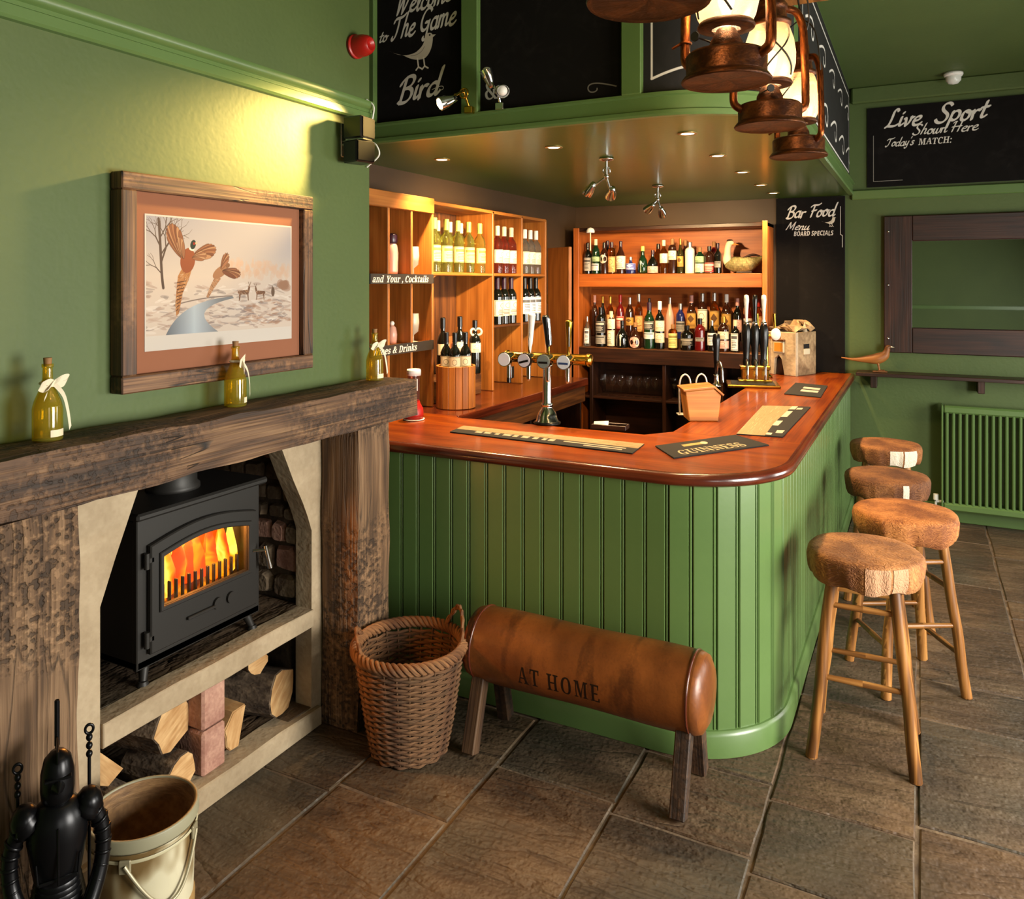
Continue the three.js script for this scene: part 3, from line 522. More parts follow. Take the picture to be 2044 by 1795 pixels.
// wine shelves
{
  const front = -2.497, ord = ['first', 'second', 'third', 'fourth', 'fifth'];
  const wl = [[0.2, 0.5, LB.yellow, 0.55]], rl = [[0.22, 0.5, LB.pale, 0.55]], dl = [[0.18, 0.52, LB.cream, 0.55]];
  const put = (zs, y, o, lbl, group, dx = 0) => zs.forEach((z, i) => bottle('wine_bottle', lbl.replace('#', ord[i]), [front - dx, y, z], PI / 2 + rr(-0.25, 0.25), { h: 0.315, r: 0.038, ...o }, group));
  put([-3.87, -4.0, -4.13, -4.26, -4.4], 1.8, { glass: G.white, cap: CAP.yellow, capLen: 0.2, labels: wl }, '# white wine bottle with yellow label and cap counting from the pigeonhole shelves', 'white wine on the upper shelf');
  put([-3.93, -4.06, -4.2, -4.33], 1.8, { glass: G.white, cap: CAP.cream, capLen: 0.2, labels: wl }, '# cream capped white wine bottle of the rear row counting from the pigeonhole shelves', 'white wine in the rear row', 0.1);
  put([-4.64, -4.735, -4.84], 1.8, { glass: G.rose, cap: CAP.cream, capLen: 0.2, labels: rl }, '# rose wine bottle with cream label counting from the white wine', 'rose wine on the upper shelf');
  put([-5.05, -5.14, -5.235], 1.8, { glass: G.clear, cap: CAP.white, capLen: 0.2, labels: rl }, '# clear wine bottle with white cap counting from the rose wine', 'clear wine bottles on the end bay');
  put([-4.64, -4.735, -4.84], 1.46, { glass: G.dark, cap: CAP.purple, capLen: 0.25, labels: dl, h: 0.312 }, '# purple capped red wine bottle below the rose wine counting from the tub', 'red wine on the lower shelf');
  put([-5.05, -5.14, -5.235], 1.46, { glass: G.dark, cap: CAP.black, capLen: 0.25, labels: [[0.18, 0.56, LB.white, 0.55]], h: 0.312 }, '# black capped red wine bottle below the clear wine counting from the tub', 'red wine on the lower end shelf');
}
// back bar bottles: [px, top px, radius, shape, glass, cap, labels, look]
function shelfRow(list, z, shelfY, where, group) {
  for (const [px, top, r, shape, glass, cap, labels, look] of list) { const p = onZ(px, top, z); bottle('spirit_bottle', look + ' ' + where, [p[0], shelfY, z], rr(-0.2, 0.2), { shape, h: Math.max(0.14, p[1] - shelfY), r, glass, cap, labels }, group); }
}
const b1 = (m, a = 0.15, b = 0.5, w = 0.55, f) => [[a, b, m, w, f]];
shelfRow([
  [1173, 485, 0.034, 'wine', G.dark, CAP.black, b1(LB.grey, 0.1, 0.52, 0.4), 'black bottle with narrow grey label'],
  [1189, 478, 0.036, 'round', G.green, CAP.cream, [[0.1, 0.3, LB.white, 0.4], [0.36, 0.5, LB.green, 0.6]], 'dark green bottle with cream cap and pale green label'],
  [1206, 485, 0.033, 'round', G.brown, CAP.black, b1(LB.cream, 0.34, 0.62, 0.6, 'disc'), 'brown bottle with round cream label'],
  [1221, 484, 0.033, 'straight', G.amber, CAP.purple, b1(LB.peach, 0.05, 0.55, 0.6), 'amber bottle with tall peach label'],
  [1239, 482, 0.04, 'tall', G.brown, CAP.purple, b1(LB.cream, 0.15, 0.55, 0.6), 'tall brown bottle with cream label'],
  [1259, 514, 0.042, 'squat', G.blue, CAP.silver, b1(LB.blue, 0.25, 0.62, 0.5), 'squat blue bottle with violet label'],
  [1283, 492, 0.04, 'flask', G.green, CAP.yellow, b1(LB.pale, 0.05, 0.48, 0.6, 'diamond'), 'green flask bottle with yellow cap and diamond label'],
  [1303, 500, 0.044, 'squat', G.dark, CAP.purple, b1(LB.pink, 0.04, 0.32, 0.6), 'squat black bottle with low pink label'],
  [1325, 480, 0.033, 'wine', G.amber, CAP.cream, b1(LB.pale, 0.32, 0.6, 0.5), 'amber wine shaped bottle with cream neck'],
  [1342, 477, 0.033, 'straight', G.brown, CAP.wood, b1(LB.cream, 0.4, 0.66, 0.6), 'brown bottle with cream shoulder label'],
  [1358, 477, 0.026, 'tall', G.olive, CAP.gold, b1(LB.gold, 0.2, 0.5, 0.5), 'slim olive bottle with gold cap'],
  [1377, 484, 0.038, 'straight', G.ivory, CAP.silver, [], 'plain white ceramic bottle'],
  [1397, 494, 0.037, 'round', G.green, CAP.wood, [[0.05, 0.38, LB.cream, 0.5], [0.42, 0.66, LB.green, 0.5]], 'green bottle with two cream labels'],
  [1416, 492, 0.036, 'round', G.brown, CAP.black, b1(LB.red, 0.04, 0.4, 0.6), 'brown bottle with red label'],
  [1433, 486, 0.027, 'wine', G.dark, CAP.purple, b1(LB.grey, 0.2, 0.4, 0.4), 'slim black bottle beside the goose ornament'],
].map((a) => [...a.slice(0, 7), a[7]]), -6.36, 1.81, 'on the upper back bar shelf', 'bottles on the upper back bar shelf');
shelfRow([
  [1190, 486, 0.034, 'wine', G.brown, CAP.black, [], 'dark brown bottle at the rear'], [1213, 481, 0.034, 'wine', G.dark, CAP.purple, [], 'purple capped bottle at the rear'],
  [1314, 487, 0.034, 'round', G.amber, CAP.black, [], 'black capped amber bottle at the rear'], [1368, 479, 0.034, 'wine', G.brown, CAP.wood, [], 'brown bottle with wooden stopper at the rear'], [1425, 483, 0.034, 'round', G.redGlass, CAP.wood, [], 'dark red bottle at the rear'],
], -6.49, 1.81, 'of the upper back bar shelf', 'bottles on the upper back bar shelf');
shelfRow([
  [1172, 632, 0.03, 'tall', G.clear, CAP.silver, b1(LB.white, 0.1, 0.6, 0.25), 'clear slim bottle with narrow white label'],
  [1199, 614, 0.044, 'straight', G.dark, CAP.black, [[0.08, 0.3, LB.grey, 0.5], [0.36, 0.66, LB.black, 0.5]], 'square shouldered black bottle with grey labels'],
  [1220, 622, 0.035, 'straight', G.brown, CAP.cream, [[0.04, 0.48, LB.cream, 0.45], [0.52, 0.8, LB.pale, 0.5]], 'brown bottle with long cream label'],
  [1242, 640, 0.05, 'squat', G.dark, CAP.black, b1(LB.pale, 0.06, 0.52, 0.6, 'diamond'), 'squat black bottle with diamond label'],
  [1268, 644, 0.05, 'squat', G.brown, CAP.wood, b1(LB.pink, 0.03, 0.46, 0.6, 'disc'), 'squat brown bottle with round pink label'],
  [1296, 604, 0.044, 'wine', G.green, CAP.purple, [[0.22, 0.36, LB.white, 0.5], [0.42, 0.6, LB.black, 0.5]], 'dark green bottle with white band label'],
  [1317, 602, 0.038, 'wine', G.dark, CAP.white, [[0.14, 0.34, LB.cream, 0.5], [0.38, 0.6, LB.pale, 0.5]], 'black bottle with white capsule and two cream labels'],
  [1343, 648, 0.036, 'straight', G.amber, CAP.wood, b1(LB.yellow, 0.08, 0.66, 0.6), 'small amber bottle with yellow label'],
  [1371, 650, 0.05, 'round', G.dark, CAP.black, b1(LB.black, 0.2, 0.5, 0.5), 'stout black bottle with black label'],
  [1397, 636, 0.042, 'round', G.redGlass, CAP.black, b1(LB.grey, 0.3, 0.42, 0.3), 'dark red bottle with small grey label'],
  [1421, 640, 0.036, 'tall', G.dark, CAP.silver, b1(LB.white, 0.2, 0.6, 0.4), 'tall black bottle with white label'],
  [1444, 632, 0.044, 'round', G.brown, CAP.gold, [[0.1, 0.32, LB.pink, 0.5], [0.36, 0.58, LB.cream, 0.5]], 'brown bottle with pink and cream labels'],
  [1468, 640, 0.036, 'wine', G.dark, CAP.cream, b1(LB.white, 0.06, 0.6, 0.3), 'black bottle with tall white strip label'],
], -6.34, 1.19, 'on the lower back bar shelf', 'bottles on the lower back bar shelf');
shelfRow([
  [1187, 590, 0.03, 'wine', G.brown, CAP.pink, [], 'brown bottle with pink capsule'], [1203, 592, 0.03, 'tall', G.dark, CAP.gold, [], 'tall black bottle with gold cap'], [1218, 592, 0.034, 'wine', G.amber, CAP.gold, b1(LB.peach, 0.3, 0.55), 'amber bottle with peach label'],
  [1238, 589, 0.034, 'wine', G.redGlass, CAP.red, b1(LB.red, 0.2, 0.5), 'red bottle with red cap'], [1257, 594, 0.034, 'round', G.brown, CAP.silver, b1(LB.gold, 0.3, 0.5), 'brown bottle with silver cap'], [1275, 587, 0.034, 'wine', G.amber, CAP.silver, b1(LB.peach, 0.14, 0.5), 'amber bottle with orange label and silver cap'],
  [1296, 596, 0.03, 'tall', G.dark, CAP.black, [], 'slim black bottle'], [1337, 594, 0.036, 'tall', G.pinkish, CAP.silver, [], 'pink opaque bottle'], [1358, 606, 0.036, 'round', G.blue, CAP.silver, b1(LB.grey, 0.2, 0.5), 'dark blue bottle with grey label'],
  [1380, 590, 0.038, 'wine', G.brown, CAP.pink, b1(LB.gold, 0.25, 0.6), 'brown bottle with gold label and pink cap'], [1402, 586, 0.04, 'round', G.brown, CAP.silver, b1(LB.cream, 0.2, 0.66), 'brown bottle with large cream label'], [1426, 585, 0.038, 'round', G.amber, CAP.silver, b1(LB.gold, 0.2, 0.62), 'amber bottle with large gold label'],
  [1450, 588, 0.038, 'wine', G.brown, CAP.white, b1(LB.gold, 0.15, 0.58), 'brown bottle with white cap and gold label'], [1472, 596, 0.034, 'wine', G.dark, CAP.pink, b1(LB.pink, 0.2, 0.5), 'black bottle with pink label'], [1493, 590, 0.034, 'tall', G.redGlass, CAP.pink, b1(LB.white, 0.2, 0.5), 'dark red bottle with white label'],
  [1514, 598, 0.034, 'wine', G.amber, CAP.red, b1(LB.peach, 0.2, 0.6), 'amber bottle with red capsule'],
], -6.49, 1.27, 'on the lower shelf riser', 'bottles on the lower shelf riser');
// wine glasses in the dark cabinet below
{
  const gp = lathe([[0, 0.002], [0.032, 0.002], [0.032, 0.004], [0.004, 0.008], [0.0035, 0.075], [0.02, 0.09], [0.034, 0.115], [0.036, 0.14], [0.031, 0.175], [0.03, 0.175], [0.034, 0.14], [0.032, 0.116], [0.018, 0.093], [0, 0.082]], 18);
  const ordG = ['first', 'second', 'third', 'fourth', 'fifth', 'sixth', 'seventh', 'eighth', 'ninth', 'tenth'];
  let gi = 0; for (const px of [1206, 1223, 1240, 1257, 1274, 1291, 1308, 1345, 1363, 1381]) { const p = onZ(px, 790, -6.36); const g = single('wine_glass', gp, M.glass, ordG[gi++] + ' stemmed wine glass under the bottle shelves counting from the tan cupboard door', 'glass', [p[0], 0.78, -6.36], [0, 0, 0], 'wine glasses in the cabinet'); }
}
// ------------------------------------------------------------------ stove
{
  const s = thing('wood_stove', 'black cast iron wood stove with arched glass door and bright fire', 'stove', [-2.19, 0.462, -1.935]);
  // local axes: x towards the room, z along the wall (towards the near end)
  const W = 0.52, B = 0.055, Ht = 0.485, D = 0.34, hw = W / 2;
  const I = M.iron;
  for (const z of [-hw + 0.012, hw - 0.012]) part('side_plate', ext(-D, -0.012, B, B + Ht - 0.01, z - 0.012, z + 0.012, 'y', 0.006), I, s);
  part('back_plate', ext(-D, -D + 0.02, B, B + Ht - 0.01, -hw, hw, 'y'), M.ironMatt, s);
  part('bottom_plate', ext(-D, 0.0, B, B + 0.03, -hw, hw, 'z', 0.005), I, s);
  part('top_plate', ext(-D - 0.01, 0.028, B + Ht - 0.006, B + Ht + 0.018, -hw - 0.018, hw + 0.018, 'z', 0.007), I, s);
  // front frame with arched opening: outline in (sz, y), sz = -z
  const archTop = (n, w, y, rise) => Array.from({ length: n + 1 }, (_, i) => { const t = i / n; return [w / 2 - w * t, y + rise * Math.sin(PI * t)]; });
  const arched = (w, y0, y1, rise) => [[-w / 2, y0], [w / 2, y0], ...archTop(12, w, y1, rise)];
  part('front_plate', slabZY([[-hw, B], [hw, B], [hw, B + Ht - 0.006], [-hw, B + Ht - 0.006]], -0.02, 0.0, 0.003, [arched(0.4, 0.19, 0.425, 0.03)]), I, s);
  const door = part('door', slabZY(arched(0.45, 0.1, 0.445, 0.035), 0.0, 0.022, 0.004, [arched(0.36, 0.24, 0.4, 0.028)]), I, s);
  part('door_rim', slabZY(arched(0.39, 0.225, 0.415, 0.03), 0.02, 0.03, 0.003, [arched(0.36, 0.24, 0.4, 0.028)]), I, door);
  part('door_glass', slabZY(arched(0.365, 0.237, 0.402, 0.028), 0.006, 0.01), M.glass, door);
  part('hinge', [at(new THREE.CylinderGeometry(0.009, 0.009, 0.05, 10), 0.016, 0.15, 0.236), at(new THREE.CylinderGeometry(0.009, 0.009, 0.05, 10), 0.016, 0.4, 0.236), at(cbox(0.02, 0.02, 0.03), 0.012, 0.15, 0.226), at(cbox(0.02, 0.02, 0.03), 0.012, 0.4, 0.226)], I, door);
  part('door_handle', [rod([0.02, 0.3, -0.21], [0.05, 0.3, -0.24], 0.007), rod([0.05, 0.315, -0.24], [0.06, 0.23, -0.255], 0.008, 0.01)], M.chrome, door);
  part('air_vent', [at(new THREE.CylinderGeometry(0.02, 0.02, 0.012, 16), 0.026, 0.17, -0.04, 0, 0, PI / 2), at(new THREE.CylinderGeometry(0.02, 0.02, 0.012, 16), 0.026, 0.17, -0.1, 0, 0, PI / 2), at(cbox(0.012, 0.01, 0.12, 0.002), 0.028, 0.165, 0.03)], M.iron, door);
  for (const z of [-hw + 0.05, hw - 0.05]) for (const x of [-0.03, -D + 0.05]) {
    const dz = Math.sign(z) * 0.02, dx = x > -0.1 ? 0.02 : -0.01;
    part('leg', [rod([x, 0.075, z], [x + dx, 0.012, z + dz], 0.019, 0.012, 8), at(new THREE.CylinderGeometry(0.014, 0.02, 0.014, 10), x + dx * 1.1, 0.007, z + dz * 1.1)], I, s);
  }
  part('flue_collar', lathe([[0.078, 0], [0.09, 0], [0.09, 0.02], [0.08, 0.03], [0.08, 0.07], [0.086, 0.074], [0.086, 0.09], [0.07, 0.092], [0.07, 0.02]], 32), I, s, [-0.15, B + Ht + 0.012, 0.0]);
  part('flue_pipe', new THREE.CylinderGeometry(0.069, 0.069, 0.4, 28, 1, true), M.ironMatt, s, [-0.15, B + Ht + 0.24, 0]);
  // fire: bed of embers, fire bars, separate flames
  for (let i = 0; i < 14; i++) part('fire_bar', ext(-0.03, -0.016, 0.2, 0.292, -0.172 + i * 0.0265 - 0.0035, -0.172 + i * 0.0265 + 0.0035, 'y', 0.002), M.ironMatt, s);
  part('fire_bar_rail', ext(-0.034, -0.014, 0.21, 0.222, -0.19, 0.19, 'z', 0.002), M.ironMatt, s);
  const ember = makeTex(128, 128, 0.2, 0.2, (u, v) => { const a = fbm(u * 8, v * 8, 3, 8, 8); return mix3([90, 10, 0], [255, 150, 20], clamp((a - 0.35) * 3)); }, false).map;
  part('ember_bed', grainUV(roughBeam(0.2, 0.12, 0.4, 'z', 20, 0.02, 3), 'z'), std({ color: 0x1a0a05, emissive: 0xffffff, emissiveMap: ember, emissiveIntensity: 1.3, roughness: 1 }), s, [-0.16, 0.19, 0]);
  const flameTex = makeTex(256, 256, 0.42, 0.32, (u, v) => { const w = fbm(u * 4, v * 4, 3, 4, 4), a = fbm(u * 5 + w * 1.4, v * 3 - w, 4, 5, 3), t = clamp((a - 0.3) * 2.4); return t < 0.5 ? mix3([225, 62, 0], [255, 140, 4], t * 2) : mix3([255, 140, 4], [255, 228, 90], t * 2 - 1); }, false).map;
  const flameMat = std({ color: 0x000000, emissive: 0xffffff, emissiveMap: flameTex, emissiveIntensity: 2.0, roughness: 1 });
  const fr = rng(12);
  for (let i = 0; i < 27; i++) {
    const z = -0.196 + (i % 9) * 0.048 + fr() * 0.004, x = [-0.22, -0.14, -0.08][Math.floor(i / 9)], h = [0.33, 0.27, 0.19][Math.floor(i / 9)] + fr() * 0.04, r = (i % 9 === 0 || i % 9 === 8 ? 0.03 : 0.044) + fr() * 0.004;
    const g = lathe([[0.001, 0], [r * 0.8, 0.02], [r, h * 0.25], [r * 0.85, h * 0.5], [r * 0.5, h * 0.75], [r * 0.2, h * 0.92], [0.001, h]], 12), p = g.attributes.position;
    for (let k = 0; k < p.count; k++) { const y = p.getY(k); p.setX(k, p.getX(k) * 0.5 + Math.sin(y * 18 + i) * 0.008); p.setZ(k, p.getZ(k) + Math.sin(y * 22 + i * 2) * 0.006); }
    g.computeVertexNormals(); part('flame', grainUV(g, 'z', [fr(), fr()]), flameMat, s, [x, 0.2, z]);
  }
  part('fire_brick', ext(-D + 0.02, -D + 0.035, 0.1, 0.5, -hw + 0.03, hw - 0.03, 'z'), std({ color: 0x8a5530, roughness: 1 }), s);
}
const FIRE = new THREE.Color(1.0, 0.42, 0.1);
{ const l = areaLight(0.34, 0.2, [-2.15, 0.79, -1.935], [0, 0.6, -1.935], FIRE, 6); }
bulb([-2.27, 0.87, -1.935], 2.2, new THREE.Color(1, 0.33, 0.05), 2);

// ------------------------------------------------------------------ firewood in the log store
function logPiece(len, r, seed, split) {
  const q = rng(seed), n = split ? 9 : 12, ring = [];
  for (let i = 0; i < n; i++) { const a = split ? PI * (i / (n - 1)) * 1.1 - 0.1 : TAU * i / n; ring.push([Math.cos(a) * r * (0.85 + q() * 0.3), Math.sin(a) * r * (0.85 + q() * 0.3)]); }
  return { bark: grainUV(at(extrude(ring, len, 0.003), 0, 0, -len / 2), 'z', [q(), q()]), cut: at(new THREE.ShapeGeometry(new THREE.Shape(ring.map((p) => new THREE.Vector2(p[0] * 0.96, p[1] * 0.96)))), 0, 0, len / 2 + 0.0046) };
}
function firewood(label, pos, rot, len, r, seed, split) {
  const t = thing('firewood_log', label, 'log', pos, 0, 'firewood in the log store'), L = logPiece(len, r, seed, split); t.rotation.set(...rot);
  part('bark', L.bark, split ? M.cut : M.bark, t); part('cut_face', grainUV(L.cut, 'x', [R(), R()]), M.cut, t); return t;
}
firewood('split log with bright orange cut face leaning right of the brick pier', [-2.29, 0.155, -2.07], [0, PI / 2, 1.25], 0.25, 0.07, 3, true);
firewood('thick pale round log standing at the far end of the log store', [-2.31, 0.172, -2.265], [0, PI / 2 + 0.25, 0.5], 0.27, 0.088, 4, false);
firewood('flat split log lying on top at the far end of the log store', [-2.35, 0.322, -2.22], [0, PI / 2 - 0.15, 0.2], 0.3, 0.044, 5, false);
firewood('round bark log resting high beside the brick pier', [-2.33, 0.285, -1.78], [0, PI / 2 + 0.2, 0.4], 0.28, 0.085, 6, false);
firewood('grey split log leaning at the near side of the log pile', [-2.33, 0.275, -1.6], [0, PI / 2 - 0.1, 2.2], 0.24, 0.07, 7, true);
firewood('low pale log lying in front of the brick pier behind the bucket', [-2.25, 0.14, -1.8], [0, PI / 2 + 0.1, 0.1], 0.2, 0.062, 8, false);
firewood('short log lying low at the near end of the log store', [-2.32, 0.14, -1.6], [0, PI / 2, 1.0], 0.3, 0.062, 9, false);

// ------------------------------------------------------------------ picture on the left wall
{
  const a = onX(241.5, 347, WALL_L + 0.05), b = onX(624, 722, WALL_L + 0.05), zc = (a[2] + b[2]) / 2, yc = 1.745, w = Math.abs(a[2] - b[2]), h = 0.655;
  const f = thing('framed_picture', 'framed print of flying pheasants and deer in a snowy landscape', 'picture', [WALL_L, yc, zc], PI / 2);
  const fw = 0.052, d = 0.055;
  for (const s of [-1, 1]) { part('frame_rail', at(wbox(w, fw, d, 'x', 0.004), 0, s * (h / 2 - fw / 2), d / 2), M.frame, f); part('frame_rail', at(wbox(fw, h - 2 * fw, d, 'y', 0.004), s * (w / 2 - fw / 2), 0, d / 2), M.frame, f); }
  part('mount', at(cbox(w - 2 * fw, h - 2 * fw, 0.008, 0.001), 0, 0, 0.026), std({ color: 0x87553b, roughness: 0.9 }), f);
  const tex = canvasTex(1024, 640, (c, W, H) => {
    const q = rng(77); c.fillStyle = '#d6cec6'; c.fillRect(0, 0, W, H); const ih = H * 0.9;
    const g = c.createLinearGradient(0, 0, 0, ih * 0.5); g.addColorStop(0, '#a9a8b2'); g.addColorStop(1, '#d8cabd'); c.fillStyle = g; c.fillRect(8, 8, W - 16, ih * 0.55);
    c.fillStyle = '#d9cabd'; c.fillRect(8, ih * 0.5, W - 16, ih * 0.5);
    const blob = (col, x, y, rx, ry, n, sp, al) => { c.fillStyle = col; c.globalAlpha = al; for (let i = 0; i < n; i++) { c.beginPath(); c.ellipse(x + (q() - 0.5) * sp, y + (q() - 0.5) * sp * 0.4, rx * (0.4 + q()), ry * (0.4 + q()), q() * 0.6 - 0.3, 0, TAU); c.fill(); } c.globalAlpha = 1; };
    for (let i = 0; i < 60; i++) blob('#d9b79f', 480 + q() * 520, 215 + q() * 70, 14, 22, 2, 30, 0.35);
    for (let i = 0; i < 150; i++) blob(['#8f837f', '#c0a898', '#efe7de', '#a58d80'][i % 4], q() * W, 320 + q() * 235, 34, 6, 2, 60, 0.45);
    for (let i = 0; i < 40; i++) blob('#7f7473', 380 + q() * 600, 430 + q() * 110, 22, 4, 2, 60, 0.4);
    for (let i = 0; i < 30; i++) blob('#a77d63', 640 + q() * 370, 420 + q() * 120, 26, 5, 2, 60, 0.4);
    // stream
    c.beginPath(); c.moveTo(560, 392); c.bezierCurveTo(330, 405, 190, 450, 120, ih); c.lineTo(470, ih); c.bezierCurveTo(330, 500, 300, 440, 570, 402); c.closePath(); const wg = c.createLinearGradient(120, 0, 480, 0); wg.addColorStop(0, '#6d737c'); wg.addColorStop(0.5, '#bdc9d3'); wg.addColorStop(1, '#83868a'); c.fillStyle = wg; c.fill();
    c.strokeStyle = '#8a7b74'; c.lineWidth = 6; c.beginPath(); c.moveTo(170, 430); c.bezierCurveTo(280, 405, 420, 390, 560, 390); c.stroke();
    // bare tree
    c.lineCap = 'round'; c.strokeStyle = '#5b4a42'; const br = (x, y, a, l, w) => { if (w < 1.2) return; const X = x + Math.cos(a) * l, Y = y + Math.sin(a) * l; c.lineWidth = w; c.beginPath(); c.moveTo(x, y); c.lineTo(X, Y); c.stroke(); br(X, Y, a - 0.25 - q() * 0.3, l * 0.78, w * 0.68); br(X, Y, a + 0.2 + q() * 0.35, l * 0.74, w * 0.62); };
    c.lineWidth = 15; c.beginPath(); c.moveTo(108, 345); c.bezierCurveTo(92, 260, 96, 170, 80, 20); c.stroke(); br(98, 220, -1.2, 70, 9); br(90, 150, -2.1, 50, 7); br(92, 190, -0.9, 80, 7); br(88, 110, -1.0, 60, 6); br(100, 280, -2.4, 45, 5);
    // cock pheasant in flight
    const bird = (pts, col) => { c.save(); c.fillStyle = col; c.beginPath(); pts.forEach(([x, y], i) => (i ? c.lineTo(x, y) : c.moveTo(x, y))); c.closePath(); c.fill(); c.clip(); const xs = pts.map((k) => k[0]), ys = pts.map((k) => k[1]), x0 = Math.min(...xs), x1 = Math.max(...xs), y0 = Math.min(...ys), y1 = Math.max(...ys); for (let i = 0; i < (x1 - x0) * (y1 - y0) / 90; i++) { const x = x0 + q() * (x1 - x0), y = y0 + q() * (y1 - y0), a = Math.atan2(y - 250, x - 290) + (q() - 0.5) * 0.6, l = 6 + q() * 14; c.strokeStyle = ['#5f3a28', '#d7a878', '#8c5236', '#c98a5c', '#e6cdb2'][Math.floor(q() * 5)]; c.globalAlpha = 0.55; c.lineWidth = 1.5 + q() * 2; c.beginPath(); c.moveTo(x, y); c.lineTo(x + Math.cos(a) * l, y + Math.sin(a) * l); c.stroke(); } c.restore(); };
    const wing = (x, y, a0, a1, len, n, cols) => { for (let i = 0; i < n; i++) { const a = mix(a0, a1, i / (n - 1)), l = len * (0.72 + 0.28 * Math.sin(PI * (i + 0.6) / n)); c.save(); c.translate(x, y); c.rotate(a); c.fillStyle = cols[i % cols.length]; c.beginPath(); c.ellipse(l * 0.52, 0, l * 0.5, len * 0.085, 0, 0, TAU); c.fill(); c.strokeStyle = 'rgba(70,42,28,0.5)'; c.lineWidth = 2; c.stroke(); c.restore(); } };
    const plume = ['#8f5b40', '#a87352', '#7c4c36', '#b98a66'];
    // cock pheasant: raised wings, long barred tail, dark head with white ring
    wing(232, 206, -2.35, -1.75, 185, 9, plume); wing(285, 196, -0.55, -0.05, 165, 8, plume);
    bird([[222, 250], [292, 236], [262, 310], [226, 372], [202, 470], [186, 482], [180, 430], [188, 350], [196, 290]], '#b9804f');
    c.strokeStyle = '#5b3826'; c.lineWidth = 4; for (let i = 0; i < 9; i++) { c.beginPath(); c.moveTo(192 - i * 0.5, 320 + i * 17); c.lineTo(246 - i * 6, 312 + i * 17); c.stroke(); }
    c.fillStyle = '#9a5434'; c.beginPath(); c.ellipse(258, 212, 46, 62, 0.25, 0, TAU); c.fill(); wing(232, 206, -2.05, -1.6, 110, 6, ['#c29672', '#9c6a4c']); wing(285, 200, -0.5, 0.1, 96, 6, ['#c29672', '#9c6a4c']);
    c.fillStyle = '#efe9df'; c.beginPath(); c.ellipse(283, 156, 17, 8, 0.2, 0, TAU); c.fill(); c.fillStyle = '#22332f'; c.beginPath(); c.ellipse(292, 133, 17, 24, 0.4, 0, TAU); c.fill(); c.fillStyle = '#9f2a20'; c.beginPath(); c.arc(298, 128, 7, 0, TAU); c.fill(); c.fillStyle = '#cdbb8f'; c.beginPath(); c.moveTo(306, 120); c.lineTo(322, 124); c.lineTo(306, 132); c.fill();
    // hen pheasant gliding below
    bird([[440, 285], [478, 300], [430, 350], [392, 398], [378, 392], [404, 340]], '#b58a68'); c.fillStyle = '#a97a58'; c.beginPath(); c.ellipse(474, 266, 58, 26, -0.5, 0, TAU); c.fill(); wing(478, 252, -1.3, -0.75, 96, 6, plume); wing(486, 262, -0.1, 0.35, 132, 7, plume); c.fillStyle = '#8d6346'; c.beginPath(); c.ellipse(526, 232, 15, 12, -0.4, 0, TAU); c.fill();
    // deer
    const deer = (x, y, s, f) => { c.save(); c.translate(x, y); c.scale(s * f, s); bird([[-34, -10], [26, -14], [34, -34], [40, -34], [44, -26], [38, -6], [32, 6], [34, 36], [29, 36], [24, 8], [-18, 8], [-24, 36], [-30, 36], [-28, 6], [-38, 0]], '#7b5a45'); c.strokeStyle = '#6a4c3a'; c.lineWidth = 2.5; c.beginPath(); c.moveTo(38, -34); c.lineTo(32, -50); c.moveTo(40, -34); c.lineTo(48, -50); c.stroke(); c.restore(); };
    deer(640, 375, 1.15, 1); deer(770, 378, 1, -1); c.fillStyle = '#6e5847'; c.beginPath(); c.ellipse(868, 372, 14, 26, 0, 0, TAU); c.fill(); c.fillRect(860, 338, 6, 18);
    blob('#a07a62', 960, 335, 34, 20, 16, 60, 0.5);
    c.fillStyle = '#dcd5cd'; c.fillRect(0, ih - 6, W, H - ih + 6); c.fillRect(0, 0, W, 8); c.fillRect(0, 0, 8, H); c.fillRect(W - 8, 0, 8, H);
  });
  part('print', new THREE.PlaneGeometry(0.632, 0.42), std({ map: tex, roughness: 0.9, color: new THREE.Color(0.66, 0.64, 0.62) }), f, [0.0, 0.0, 0.0312]).userData.label = 'pale winter landscape print';
}
